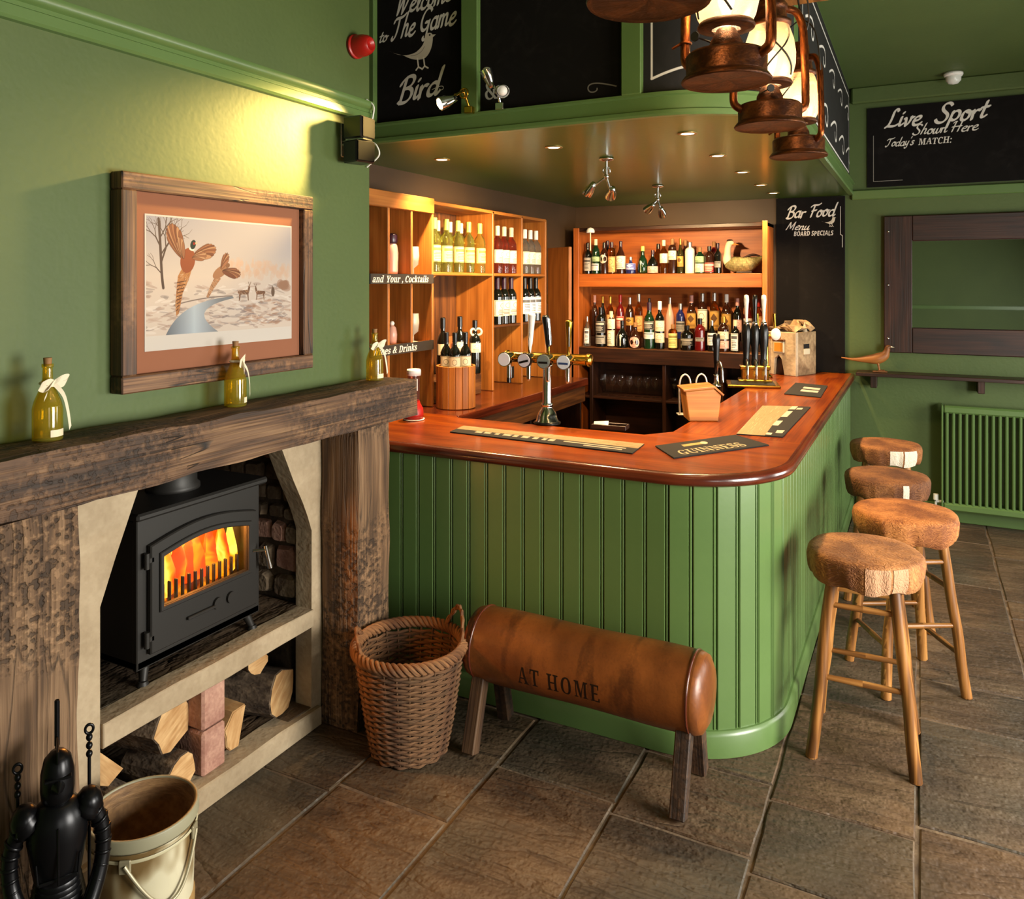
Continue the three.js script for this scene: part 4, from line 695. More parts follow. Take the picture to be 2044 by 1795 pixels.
// ------------------------------------------------------------------ mantel bottles with ribbons
function ribbonBottle(px, py, label, bow) {
  const p = onX(px, py, -2.02); const t = thing('ribbon_bottle', label, 'bottle', [-2.02, 1.334, p[2]], PI / 2 + bow * 0.6, 'olive glass bottles on the mantel');
  const h = 0.2, r = 0.036;
  part('glass', lathe([[0, 0], [0.033, 0], [r, 0.006], [r, 0.085], [0.031, 0.105], [0.019, 0.135], [0.0125, 0.16], [0.0115, 0.19], [0.014, 0.192], [0.014, 0.2], [0.0095, 0.2], [0.0095, 0.165], [0.016, 0.135], [0.027, 0.105], [0.032, 0.085], [0.032, 0.01], [0, 0.008]], 24), G.mantel, t);
  part('cork', new THREE.CylinderGeometry(0.0105, 0.009, 0.022, 12), CAP.wood, t, [0, 0.205, 0]);
  const rib = std({ color: 0xd9cdb2, roughness: 0.9 }), strip = (pts, w) => { const c = new THREE.CatmullRomCurve3(pts.map((q) => new THREE.Vector3(...q))), pos = [], n = 14; const P = c.getPoints(n); for (let i = 0; i < n; i++) { const A = P[i], B = P[i + 1]; for (const [x, s] of [[A, -1], [A, 1], [B, 1], [A, -1], [B, 1], [B, -1]]) pos.push(x.x + s * w * 0.45, x.y + s * w * 0.75, x.z); } const g = new THREE.BufferGeometry(); g.setAttribute('position', new THREE.Float32BufferAttribute(pos, 3)); g.computeVertexNormals(); g.setAttribute('uv', new THREE.Float32BufferAttribute(new Float32Array(pos.length / 3 * 2), 2)); return g; };
  part('ribbon', [at(new THREE.TorusGeometry(0.0165, 0.004, 8, 20), 0, 0.15, 0, PI / 2), strip([[0, 0.15, 0.018], [0.02, 0.162, 0.026], [0.042, 0.16, 0.022], [0.03, 0.146, 0.024], [0, 0.15, 0.02]], 0.011), strip([[0, 0.15, 0.018], [-0.02, 0.156, 0.026], [-0.04, 0.146, 0.022], [-0.026, 0.138, 0.024], [0, 0.15, 0.02]], 0.011), strip([[0.002, 0.15, 0.02], [0.018, 0.12, 0.034], [0.026, 0.08, 0.04], [0.034, 0.03, 0.04]], 0.007), strip([[-0.002, 0.15, 0.02], [-0.03, 0.13, 0.034], [-0.036, 0.115, 0.036]], 0.009)], rib, t);
  part('paper_band', new THREE.CylinderGeometry(r * 1.01, r * 1.01, 0.018, 16, 1, true, -0.5, 1.2), M.cream, t, [0, 0.022, 0]);
  return t;
}
ribbonBottle(95, 860, 'olive glass bottle with long ribbon tails at the near end of the mantel', 0.2);
ribbonBottle(470, 800, 'olive glass bottle with side bow below the framed picture', 1);
ribbonBottle(748, 750, 'olive glass bottle at the far end of the mantel by the bar', -0.2);

// ------------------------------------------------------------------ wicker log basket
{
  const C = [-1.7, 0, -2.465], H = 0.4, r0 = 0.135, r1 = 0.2;
  const b = thing('wicker_basket', 'tall round wicker log basket between the fireplace post and the leather bench', 'basket', C);
  const rad = (y) => mix(r0, r1, Math.pow(y / H, 0.85)), N = 26;
  for (let i = 0; i < N; i++) { const a = i / N * TAU; part('stake', rod([Math.cos(a) * r0, 0.005, Math.sin(a) * r0], [Math.cos(a) * r1, H, Math.sin(a) * r1], 0.0042, 0.0042, 5), M.wickerDark, b); }
  const rows = 33;
  for (let k = 0; k < rows; k++) {
    const y = 0.008 + (H - 0.055) * k / (rows - 1), pts = [], n = N * 2; const ph = k % 2 ? 0 : PI;
    for (let i = 0; i < n; i++) { const a = i / n * TAU, rr0 = rad(y) + 0.0058 * Math.cos(i * PI / 1 * 0.5 * 1 + ph) ; pts.push([Math.cos(a) * rr0, y + 0.0012 * Math.sin(i * 1.7 + k), Math.sin(a) * rr0]); }
    part('wicker_row', tube(pts, 0.0062, n * 2, 5, true), k % 7 === 3 ? M.wickerDark : M.wicker, b);
  }
  // thick plaited border: three strands winding round each other
  for (let k = 0; k < 4; k++) { const pts = []; for (let i = 0; i < 60; i++) { const a = i / 60 * TAU, q = a * 14 + k * TAU / 4; pts.push([Math.cos(a) * (r1 + 0.001 + 0.013 * Math.cos(q)), H - 0.014 + 0.016 * Math.sin(q), Math.sin(a) * (r1 + 0.001 + 0.013 * Math.cos(q))]); } part('border_strand', tube(pts, 0.0085, 240, 6, true), M.wickerLight, b); }
  // rope handles standing on the rim
  const hA = [2.5, -0.85];
  for (const a of hA) for (let k = 0; k < 2; k++) { const pts = []; for (let i = 0; i <= 22; i++) { const t = i / 22, th = a + (t - 0.5) * 1.15, q = t * 22 + k * PI, lift = Math.sin(t * PI); pts.push([Math.cos(th) * (r1 - 0.002) + 0.006 * Math.cos(q), H - 0.02 + (a < 0 ? 0.115 : 0.07) * lift + 0.006 * Math.sin(q), Math.sin(th) * (r1 - 0.002) + 0.006 * Math.cos(q)]); } part('handle_strand', tube(pts, 0.006, 66, 6), M.wickerLight, b); }
  part('basket_floor', at(new THREE.CylinderGeometry(r0, r0, 0.012, 26), 0, 0.01, 0), M.wicker, b);
  const w = rng(5); const kg = [0, 1, 2].map((k) => grainUV(roughBeam(0.15, 0.04, 0.045, 'x', 8, 0.006, k + 1), 'x'));
  for (let k = 0; k < 5; k++) for (const d of [-0.042, 0.042]) { const a = 0.3 + (k % 2) * PI / 2, i = k * 2 + (d > 0 ? 1 : 0); single('kindling_stick', kg[i % 3], M.bark, k === 4 ? 'bark covered kindling on top of the pile inside the wicker basket' : 'bark covered kindling stacked low inside the wicker basket', 'kindling', [C[0] + Math.sin(a) * d, 0.045 + k * 0.053, C[2] + Math.cos(a) * d], [0, a, 0], 'kindling in the wicker basket'); }
}
// ------------------------------------------------------------------ leather bench
{
  const X0 = -1.505, X1 = -0.665, yc = 0.352, zc = -2.682, r = 0.134, L = X1 - X0;
  const b = thing('leather_bench', 'tan leather gym horse bench lettered AT HOME on splayed wooden legs', 'bench', [(X0 + X1) / 2, 0, zc]);
  const tex = canvasTex(2048, 1024, (c, W, H) => {
    // u runs round the body, v along it: paint with the long side of the canvas along the body
    const img = c.createImageData(W, H), d = img.data;
    for (let y = 0; y < H; y++) for (let x = 0; x < W; x++) {
      const u = x / W, v = y / H, a = fbm(u * 8, v * 6, 5, 8, 6), bq = fbm(u * 150, v * 130, 2, 150, 130), wr = clamp((fbm(u * 16 + 3, v * 4, 3, 16, 4) - 0.55) * 7) * clamp((fbm(u * 3, v * 3 + 8, 2, 3, 3) - 0.4) * 4);
      let q = mix3(hex(0x6e3d19), hex(0xa8642c), clamp(a * 1.5 - 0.25)); q = mix3(q, hex(0x42210e), clamp(wr * 0.5 + (bq - 0.5) * 0.35)); const i = (y * W + x) * 4; d[i] = q[0]; d[i + 1] = q[1]; d[i + 2] = q[2]; d[i + 3] = 255;
    }
    c.putImageData(img, 0, 0);
    c.fillStyle = 'rgba(24,13,7,0.94)'; c.font = 'bold 120px serif'; c.textBaseline = 'middle'; c.save(); c.translate(W * 0.255, H * 0.53); c.scale(1.15, 0.93); let x = 0; for (const ch of 'AT HOME') { c.fillText(ch, x, 0); x += c.measureText(ch).width + 14; } c.restore();
  });
  // body: cylinder with its uv turned so the canvas width runs along the bench and its middle faces the room
  const n = 48, m = 24, pos = [], uv = [], nor = [], idx = [];
  for (let j = 0; j <= m; j++) for (let i = 0; i <= n; i++) {
    const t = j / m, a = i / n * TAU, e = Math.min(t, 1 - t) * L, rr0 = r * (0.985 + 0.015 * Math.min(1, e / 0.1)) + 0.002 * Math.sin(t * 9);
    pos.push(-L / 2 + t * L, yc + Math.sin(a) * rr0 * 1.0, Math.cos(a) * rr0); nor.push(0, Math.sin(a), Math.cos(a)); uv.push(t, ((a / TAU) + 0.5) % 1.0000001 < 0 ? 0 : 0.5 + (a > PI ? a - TAU : a) / TAU);
  }
  for (let j = 0; j < m; j++) for (let i = 0; i < n; i++) { const A = j * (n + 1) + i, B = A + n + 1; idx.push(A, B, A + 1, A + 1, B, B + 1); }
  const g = new THREE.BufferGeometry(); g.setAttribute('position', new THREE.Float32BufferAttribute(pos, 3)); g.setAttribute('normal', new THREE.Float32BufferAttribute(nor, 3)); g.setAttribute('uv', new THREE.Float32BufferAttribute(uv, 2)); g.setIndex(idx);
  const q = g.toNonIndexed(), uu = q.attributes.uv; for (let i = 0; i < uu.count; i += 3) { const v = [uu.getY(i), uu.getY(i + 1), uu.getY(i + 2)]; if (Math.max(...v) - Math.min(...v) > 0.5) for (let k = 0; k < 3; k++) if (v[k] < 0.5) uu.setY(i + k, v[k] + 1); }
  tex.wrapS = tex.wrapT = THREE.RepeatWrapping;
  part('leather_body', q, std({ map: tex, bumpMap: T.leather.bump, bumpScale: 0.0008, roughness: 0.36, color: new THREE.Color(0.8, 0.75, 0.7) }), b).userData.label = 'tan leather body printed AT HOME';
  for (const s of [-1, 1]) {
    part('end_cap', grainUV(at(lathe([[r * 0.985, 0], [r * 0.99, 0.012], [r * 0.93, 0.034], [r * 0.7, 0.05], [r * 0.35, 0.056], [0, 0.058]], 40), s * L / 2 - s * 0.012, yc, 0, 0, 0, -s * PI / 2), 'y'), M.leather, b);
    part('seam_piping', at(new THREE.TorusGeometry(r * 0.993, 0.0045, 8, 48), s * (L / 2 - 0.012), yc, 0, 0, PI / 2, 0), M.edge, b);
  }
  const benchLeg = textured(T.beam, 0.002, { roughness: 0.65, color: new THREE.Color(0.6, 0.56, 0.52) });
  for (const sx of [-1, 1]) for (const sz of [-1, 1]) {
    const x = sx * (L / 2 - 0.03), top = [x, 0.26, sz * 0.07], bot = [x, 0, sz * (sz > 0 ? 0.155 : 0.13)];
    const len = Math.hypot(top[1] - bot[1], top[2] - bot[2]), ang = Math.atan2(bot[2] - top[2], top[1] - bot[1]);
    part('leg', wbox(0.052, len, 0.05, 'y', 0.004), benchLeg, b, [x, (top[1] + bot[1]) / 2 + 0.006, (top[2] + bot[2]) / 2], [-ang, 0, 0]);
  }
}
// ------------------------------------------------------------------ bar stools
function makeStool(o) {
  const { seatR = 0.205, H = 0.745, th = 0.115, hide = M.hide, patch = M.hidePale, patches = [[0.9, 0.35], [1.5, 0.5]], seed = 1 } = o, q = rng(seed), parts = [];
  const s = new THREE.Group(), y0 = H - th;
  const SP = [[0, y0 + 0.004], [seatR * 0.86, y0], [seatR * 0.93, y0 + 0.006], [seatR * 0.975, y0 + 0.03], [seatR * 0.99, y0 + 0.055], [seatR, H - 0.034], [seatR * 0.985, H - 0.016], [seatR * 0.94, H - 0.006], [seatR * 0.8, H - 0.001], [seatR * 0.4, H + 0.002], [0, H + 0.003]];
  const wobble = (g) => { const p = g.attributes.position; for (let i = 0; i < p.count; i++) { const x = p.getX(i), y = p.getY(i), z = p.getZ(i), a = Math.atan2(z, x), side = clamp((H - 0.012 - y) / 0.03), k = 1 + 0.014 * Math.sin(a * 5 + seed) + side * (0.012 * Math.sin(a * 17 + seed * 2) + 0.007 * Math.sin(a * 29)); p.setXYZ(i, x * k, y + (y < H - 0.05 ? 0.007 * Math.sin(a * 7 + seed) : 0), z * k); } g.computeVertexNormals(); return g; };
  const seat = wobble(lathe(SP, 96)); part('seat', grainUV(seat, 'x', [q() * 2, q() * 2]), hide, s);
  for (const [a, w] of patches) { const g = wobble(new THREE.LatheGeometry(SP.slice(2, 7).map(([r, y]) => new THREE.Vector2(r * 1.009, y)), 14, a, w)); part('hide_patch', grainUV(g, 'y'), patch, s).userData.label = 'pale hide patch on the seat side'; }
  const T4 = [[1, 1], [1, -1], [-1, -1], [-1, 1]].map(([a, b]) => ({ top: [a * 0.105, y0 + 0.01, b * 0.105], bot: [a * 0.172, 0, b * 0.172] }));
  T4.forEach(({ top, bot }) => {
    const pts = []; for (let i = 0; i <= 5; i++) { const t = i / 5; pts.push([mix(bot[0], top[0], t) + (i % 5 ? (q() - 0.5) * 0.008 : 0), mix(bot[1], top[1], t), mix(bot[2], top[2], t) + (i % 5 ? (q() - 0.5) * 0.008 : 0)]); }
    part('leg', [grainUV(tube(pts, 0.0215, 16, 9), 'y', [q(), q()]), grainUV(at(new THREE.CylinderGeometry(0.0215, 0.0205, 0.004, 12), bot[0], 0.002, bot[2]), 'y')], M.stool, s);
  });
  const lev = [[0.17, 0.44], [0.27, 0.53], [0.2, 0.47], [0.29, 0.55]];
  for (let k = 0; k < 4; k++) for (const y of lev[k]) { const A = T4[k], B = T4[(k + 1) % 4], t = y / (y0 + 0.01), P = (L) => [mix(L.bot[0], L.top[0], t), y, mix(L.bot[2], L.top[2], t)], a = P(A), b = P(B), m = a.map((v, i) => (v + b[i]) / 2); part('rung', [rod(a, m, 0.0095, 0.0125, 8), rod(m, b, 0.0125, 0.0095, 8)].map((g) => grainUV(g, Math.abs(a[0] - b[0]) > Math.abs(a[2] - b[2]) ? 'x' : 'z', [q(), q()])), M.stool, s); }
  return s;
}
function stool(label, pos, turn, o) { const s = makeStool(o); s.name = numbered('bar_stool'); s.position.set(...pos); s.rotation.y = turn; scene.add(s); tag(s, label, 'stool', 'cowhide bar stools along the bar'); }
stool('brown cowhide bar stool by the rounded bar corner with one pale side patch', [-0.185, 0, -3.27], 0.02, { patches: [[0.05, 0.42], [0.52, 0.3]], patch: std({ color: 0xb98a66, bumpMap: T.hide.bump, bumpScale: 0.003, roughness: 0.85 }), seed: 1 });
stool('light tan cowhide bar stool with plain sides, second from the bar corner', [-0.055, 0, -3.9], 0.5, { hide: textured(T.hide, 0.003, { roughness: 0.8, color: new THREE.Color(1.2, 1.08, 0.95) }), patches: [], seed: 2, seatR: 0.212 });
stool('dark brown cowhide bar stool with a thin white strip, third from the bar corner', [-0.15, 0, -4.58], 0.2, { hide: M.hideDark, patches: [[0.2, 0.14]], seed: 3 });
stool('brown cowhide bar stool with a white side patch, furthest along the bar', [-0.185, 0, -5.45], 0.1, { hide: textured(T.hide, 0.004, { roughness: 0.8, color: new THREE.Color(0.8, 0.74, 0.68) }), patches: [[0.05, 0.36], [0.45, 0.42]], seed: 4 });
// ------------------------------------------------------------------ bucket and armour companion set by the hearth
{
  const p = [-1.866, 0, -1.447], H = 0.33, r0 = 0.122, r1 = 0.135;
  const b = thing('coal_bucket', 'cream enamel coal bucket with brown stains in front of the log store', 'bucket', p, 0.4);
  const uvm = (g) => { const u = g.attributes.uv; for (let i = 0; i < u.count; i++) u.setXY(i, u.getX(i), u.getY(i) * 0.4); return g; };
  part('bucket_wall', uvm(lathe([[0, 0], [r0, 0], [r0 + 0.002, 0.006], [r1 - 0.003, H - 0.05], [r1 - 0.003, H - 0.02]], 44)), M.enamel, b);
  part('inner_wall', lathe([[r1 - 0.006, H - 0.004], [r1 - 0.009, H - 0.05], [r0 - 0.006, 0.012], [0, 0.01]], 44), M.rustyEnamel, b);
  part('rim', lathe([[r1 - 0.007, H - 0.03], [r1 + 0.004, H - 0.036], [r1 + 0.006, H - 0.03], [r1 + 0.005, H - 0.004], [r1 + 0.001, H], [r1 - 0.005, H - 0.002], [r1 - 0.007, H - 0.03]], 44), std({ color: 0x8f8a70, roughness: 0.5 }), b);
  part('band', lathe([[r1 - 0.001, H - 0.062], [r1 + 0.003, H - 0.058], [r1 - 0.0, H - 0.052]], 44), std({ color: 0xb3aa88, roughness: 0.5 }), b);
  part('foot_band', lathe([[r0 + 0.001, 0.0], [r0 + 0.006, 0.004], [r0 + 0.0085, 0.075], [r0 + 0.004, 0.085]], 44), std({ color: 0x9b7a4a, roughness: 0.6 }), b);
  const hp = []; for (let i = 0; i <= 16; i++) { const t = i / 16, a = 0.2 + t * 1.45, rr0 = r1 + 0.008; hp.push([Math.sin(a) * rr0, H - 0.06 - 0.15 * Math.sin(PI * t) * (0.7 + 0.3 * t), Math.cos(a) * rr0]); }
  part('handle', tube(hp, 0.0045, 40, 8), std({ color: 0xa79d80, roughness: 0.4, metalness: 0.4 }), b);
  for (const t of [0.2, 1.65]) part('handle_lug', at(cbox(0.03, 0.035, 0.008), Math.sin(t) * (r1 + 0.003), H - 0.065, Math.cos(t) * (r1 + 0.003), 0, t, 0), std({ color: 0x958c70, roughness: 0.4, metalness: 0.3 }), b);
}
{
  const s = thing('companion_set', 'black cast iron fireside tool stand shaped like a suit of armour', 'fire tools', [-1.8, 0, -1.165], PI / 2 - 0.55); s.scale.set(0.8, 1, 0.9);
  const I = std({ color: 0x141416, roughness: 0.3, metalness: 0.6 });
  part('stand_base', lathe([[0, 0], [0.1, 0], [0.1, 0.012], [0.08, 0.022], [0.02, 0.03], [0, 0.03]], 28), I, s);
  for (const x of [-1, 1]) {
    part('leg_armour', [lathe([[0.02, 0.02], [0.026, 0.07], [0.033, 0.12], [0.026, 0.15], [0.034, 0.165], [0.03, 0.19], [0.04, 0.24], [0.038, 0.28]], 16), at(new THREE.SphereGeometry(0.03, 14, 10), 0, 0.165, 0.012), at(cbox(0.045, 0.02, 0.09, 0.008), 0, 0.034, 0.028)].map((g) => at(g, x * 0.04, 0, 0)), I, s);
    const arm = [[x * 0.085, 0.5, 0], [x * 0.115, 0.44, 0.0], [x * 0.115, 0.37, 0.012], [x * 0.085, 0.3, 0.045], [x * 0.055, 0.265, 0.075]], ring = [];
    const c = new THREE.CatmullRomCurve3(arm.map((q) => new THREE.Vector3(...q))); for (let i = 1; i < 11; i++) { const q = c.getPoint(i / 11), t = c.getTangent(i / 11), g = new THREE.TorusGeometry(0.023 - i * 0.0008, 0.005, 6, 18); g.applyQuaternion(new THREE.Quaternion().setFromUnitVectors(new THREE.Vector3(0, 0, 1), t)); g.translate(q.x, q.y, q.z); ring.push(g); }
    part('arm_armour', [tube(arm, 0.022, 24, 12), ...ring], I, s);
    part('pauldron', at(lathe([[0, 0.036], [0.018, 0.032], [0.032, 0.02], [0.038, 0.004], [0.034, 0.0], [0.04, -0.008], [0.036, -0.012], [0.041, -0.02], [0.03, -0.026]], 18), x * 0.082, 0.505, 0, 0, 0, -x * 0.5), I, s);
    part('gauntlet', at(new THREE.SphereGeometry(0.026, 12, 10), x * 0.05, 0.258, 0.08), I, s);
  }
  const oval = (g) => { g.scale(1, 1, 0.78); return g; };
  part('breastplate', oval(lathe([[0.055, 0.345], [0.062, 0.36], [0.07, 0.4], [0.08, 0.45], [0.078, 0.49], [0.055, 0.525], [0.03, 0.535], [0, 0.536]], 28)), I, s);
  const sk = []; for (let i = 0; i < 9; i++) sk.push(oval(at(lathe([[0.058 + i * 0.003, 0.008], [0.064 + i * 0.003, 0.0], [0.06 + i * 0.003, -0.01]], 28), 0, 0.345 - i * 0.012, 0)));
  part('skirt_plates', sk, I, s);
  part('breast_ridge', [at(cbox(0.006, 0.13, 0.006, 0.002), 0, 0.43, 0.062), at(cbox(0.1, 0.008, 0.008, 0.002), 0, 0.372, 0.05), rod([-0.05, 0.372, 0.05], [-0.055, 0.42, 0.048], 0.003), rod([0.05, 0.372, 0.05], [0.055, 0.42, 0.048], 0.003)], I, s);
  const helm = part('helmet', [lathe([[0.03, 0.53], [0.042, 0.54], [0.045, 0.56], [0.044, 0.6], [0.036, 0.63], [0.02, 0.645], [0, 0.65]], 24), at(new THREE.ConeGeometry(0.03, 0.05, 16), 0, 0.58, 0.045, PI / 2)], I, s);
  part('visor', [at(cbox(0.07, 0.006, 0.02, 0.002), 0, 0.598, 0.036), at(cbox(0.006, 0.03, 0.09, 0.002), 0, 0.645, -0.005)], I, helm);
  // tools standing behind: tall poker and two with looped handles
  part('poker', [rod([0.0, 0.06, -0.05], [0.0, 0.745, -0.05], 0.006), at(cbox(0.014, 0.11, 0.008, 0.002), 0, 0.69, -0.05)], I, s);
  for (const x of [-0.1, 0.085]) { const top = x < 0 ? 0.6 : 0.65; part('tool_handle', [rod([x, 0.06, -0.045], [x, top - 0.05, -0.045], 0.005), at(new THREE.TorusGeometry(0.011, 0.004, 8, 16), x, top + 0.008, -0.045), ...[0, 1, 2].map((k) => at(new THREE.SphereGeometry(0.0095, 10, 8), x, top - 0.012 - k * 0.02, -0.045))], I, s); }
}
// ------------------------------------------------------------------ hurricane lanterns under a plank
{
  const yB = 2.168, X0 = -0.345;
  const spots = [[1262, 12], [1455, 165], [1543, 254], [1601, 313]].map(([a, b]) => onY(a, b, yB));
  const hx = spots.reduce((s, p) => s + p[0], 0) / 4;
  const plank = thing('hanging_plank', 'rough brown plank carrying the hurricane lanterns', 'plank', [hx + 0.01, 2.75, 0]);
  part('plank', at(wbox(0.2, 0.04, 2.25, 'z', 0.004), 0, 0.02, -1.9), M.stool, plank);
  for (const z of [-0.95, -2.9]) part('hanger_rod', rod([0, 0.035, z], [0, CEIL - 2.75, z], 0.006), M.iron, plank);
  const globeMat = std({ color: new THREE.Color(1.0, 0.86, 0.6), roughness: 0.36, transmission: 1, thickness: 0, emissive: new THREE.Color(1.0, 0.66, 0.28), emissiveIntensity: 0.34 });
  const bulbMat = std({ color: 0xffffff, emissive: new THREE.Color(1, 0.8, 0.5), emissiveIntensity: 1.6 });
  const names = ['copper hurricane lantern whose base hangs lowest over the room', 'lit copper hurricane lantern hanging in front of the curved chalkboard', 'lit copper hurricane lantern, third along the plank', 'lit copper hurricane lantern at the far end of the plank beside the bar fascia'];
  spots.forEach((p, i) => {
    const l = thing('hurricane_lantern', names[i], 'lantern', [hx, yB, p[2]], [0.5, -0.35, 0.6, -0.7][i], 'hurricane lanterns on the plank'), C = M.copper;
    part('fuel_tank', lathe([[0, 0.006], [0.084, 0.004], [0.092, 0], [0.094, 0.004], [0.088, 0.012], [0.083, 0.018], [0.084, 0.055], [0.078, 0.062], [0.05, 0.068], [0.03, 0.07], [0, 0.07]], 40), C, l);
    part('burner', lathe([[0.036, 0.068], [0.034, 0.085], [0.026, 0.1], [0.02, 0.112], [0.01, 0.118], [0, 0.118]], 24), C, l);
    part('globe_plate', [lathe([[0.03, 0.112], [0.058, 0.114], [0.06, 0.118], [0.056, 0.126], [0.05, 0.122]], 28)], C, l);
    part('glass_globe', lathe([[0.05, 0.12], [0.06, 0.14], [0.067, 0.17], [0.068, 0.2], [0.063, 0.235], [0.053, 0.265], [0.047, 0.278]], 32), globeMat, l).userData.label = 'glowing cream glass globe';
    part('bulb', lathe([[0, 0.2], [0.016, 0.205], [0.02, 0.19], [0.016, 0.165], [0.009, 0.145], [0.009, 0.12]], 18), bulbMat, l);
    part('cap', lathe([[0.048, 0.272], [0.056, 0.276], [0.056, 0.286], [0.046, 0.292], [0.042, 0.315], [0.046, 0.32], [0.046, 0.33], [0.036, 0.345], [0.034, 0.372], [0.018, 0.385], [0, 0.388]], 30), C, l);
    for (const s of [-1, 1]) part('side_tube', tube([[s * 0.078, 0.045, 0], [s * 0.1, 0.06, 0], [s * 0.103, 0.1, 0], [s * 0.1, 0.2, 0], [s * 0.094, 0.28, 0], [s * 0.075, 0.318, 0], [s * 0.045, 0.325, 0]], 0.0105, 44, 12), M.copperLight, l);
    for (const s of [-1, 1]) part('guard_wire', tube([0, 1, 2, 3, 4, 5, 6].map((k) => { const t = k / 6, y = 0.135 + 0.12 * t, a = PI / 2 * (1) + s * (t - 0.5) * 1.5, q = 0.072 - 0.022 * Math.pow(Math.abs(t - 0.4), 2) * 4; return [Math.cos(a) * q, y, Math.sin(a) * q]; }), 0.0027, 24, 6), M.iron, l);
    part('bail', tube([[-0.1, 0.25, 0], [-0.108, 0.3, 0.01], [-0.085, 0.4, 0.01], [-0.03, 0.45, 0], [0, 0.458, 0], [0.03, 0.45, 0], [0.085, 0.4, 0.01], [0.108, 0.3, 0.01], [0.1, 0.25, 0]], 0.0025, 50, 6), M.iron, l);
    part('hook', tube([[0, 0.456, 0], [0.012, 0.47, 0], [0.008, 0.5, 0], [0, 0.52, 0], [0, 0.582, 0]], 0.003, 20, 6), M.iron, l);
    part('wick_knob', [rod([-0.03, 0.09, 0.0], [-0.03, 0.09, 0.07], 0.002), at(new THREE.CylinderGeometry(0.01, 0.01, 0.004, 14), -0.03, 0.09, 0.07, PI / 2)], M.iron, l);
    part('tube_collar', [at(new THREE.TorusGeometry(0.012, 0.003, 8, 16), -0.103, 0.105, 0, PI / 2), rod([-0.103, 0.105, 0.01], [-0.125, 0.095, 0.018], 0.003)], M.copperLight, l);
    bulb([0, 0.185, 0], 0.45, WARM, 1.4, l);
  });
}
// ------------------------------------------------------------------ chalkboards
function chalkBoard(w, h, draw, W = 768) {
  const H = Math.round(W * h / w);
  return canvasTex(W, H, (c) => {
    c.fillStyle = '#0d0a08'; c.fillRect(0, 0, W, H); const q = rng(W + H); c.globalAlpha = 0.025; c.fillStyle = '#8a7f72'; for (let i = 0; i < 160; i++) { c.beginPath(); c.ellipse(q() * W, q() * H, 10 + q() * 60, 3 + q() * 16, q() * 3, 0, TAU); c.fill(); } c.globalAlpha = 1;
    c.strokeStyle = c.fillStyle = '#d9d4ca'; c.lineCap = c.lineJoin = 'round'; draw(c, W, H);
  });
}
function chalkText(c, t, x, y, size, o = {}) {   // brushed italic lettering with swelling strokes
  const { skew = -0.3, sx = 0.8, rot = 0, weight = 'bold', gap = 0, font = 'serif' } = o; c.save(); c.translate(x, y); c.rotate(rot); c.transform(sx, 0, skew, 1, 0, 0); c.font = weight + ' ' + size + 'px ' + font; c.textBaseline = 'alphabetic';
  let q = 0, k = 0; for (const ch of t) { const dy = [0, -0.02, 0.03, 0, -0.03][k++ % 5] * size; c.fillText(ch, q, dy); q += c.measureText(ch).width + gap; } c.restore(); return q * sx;
}
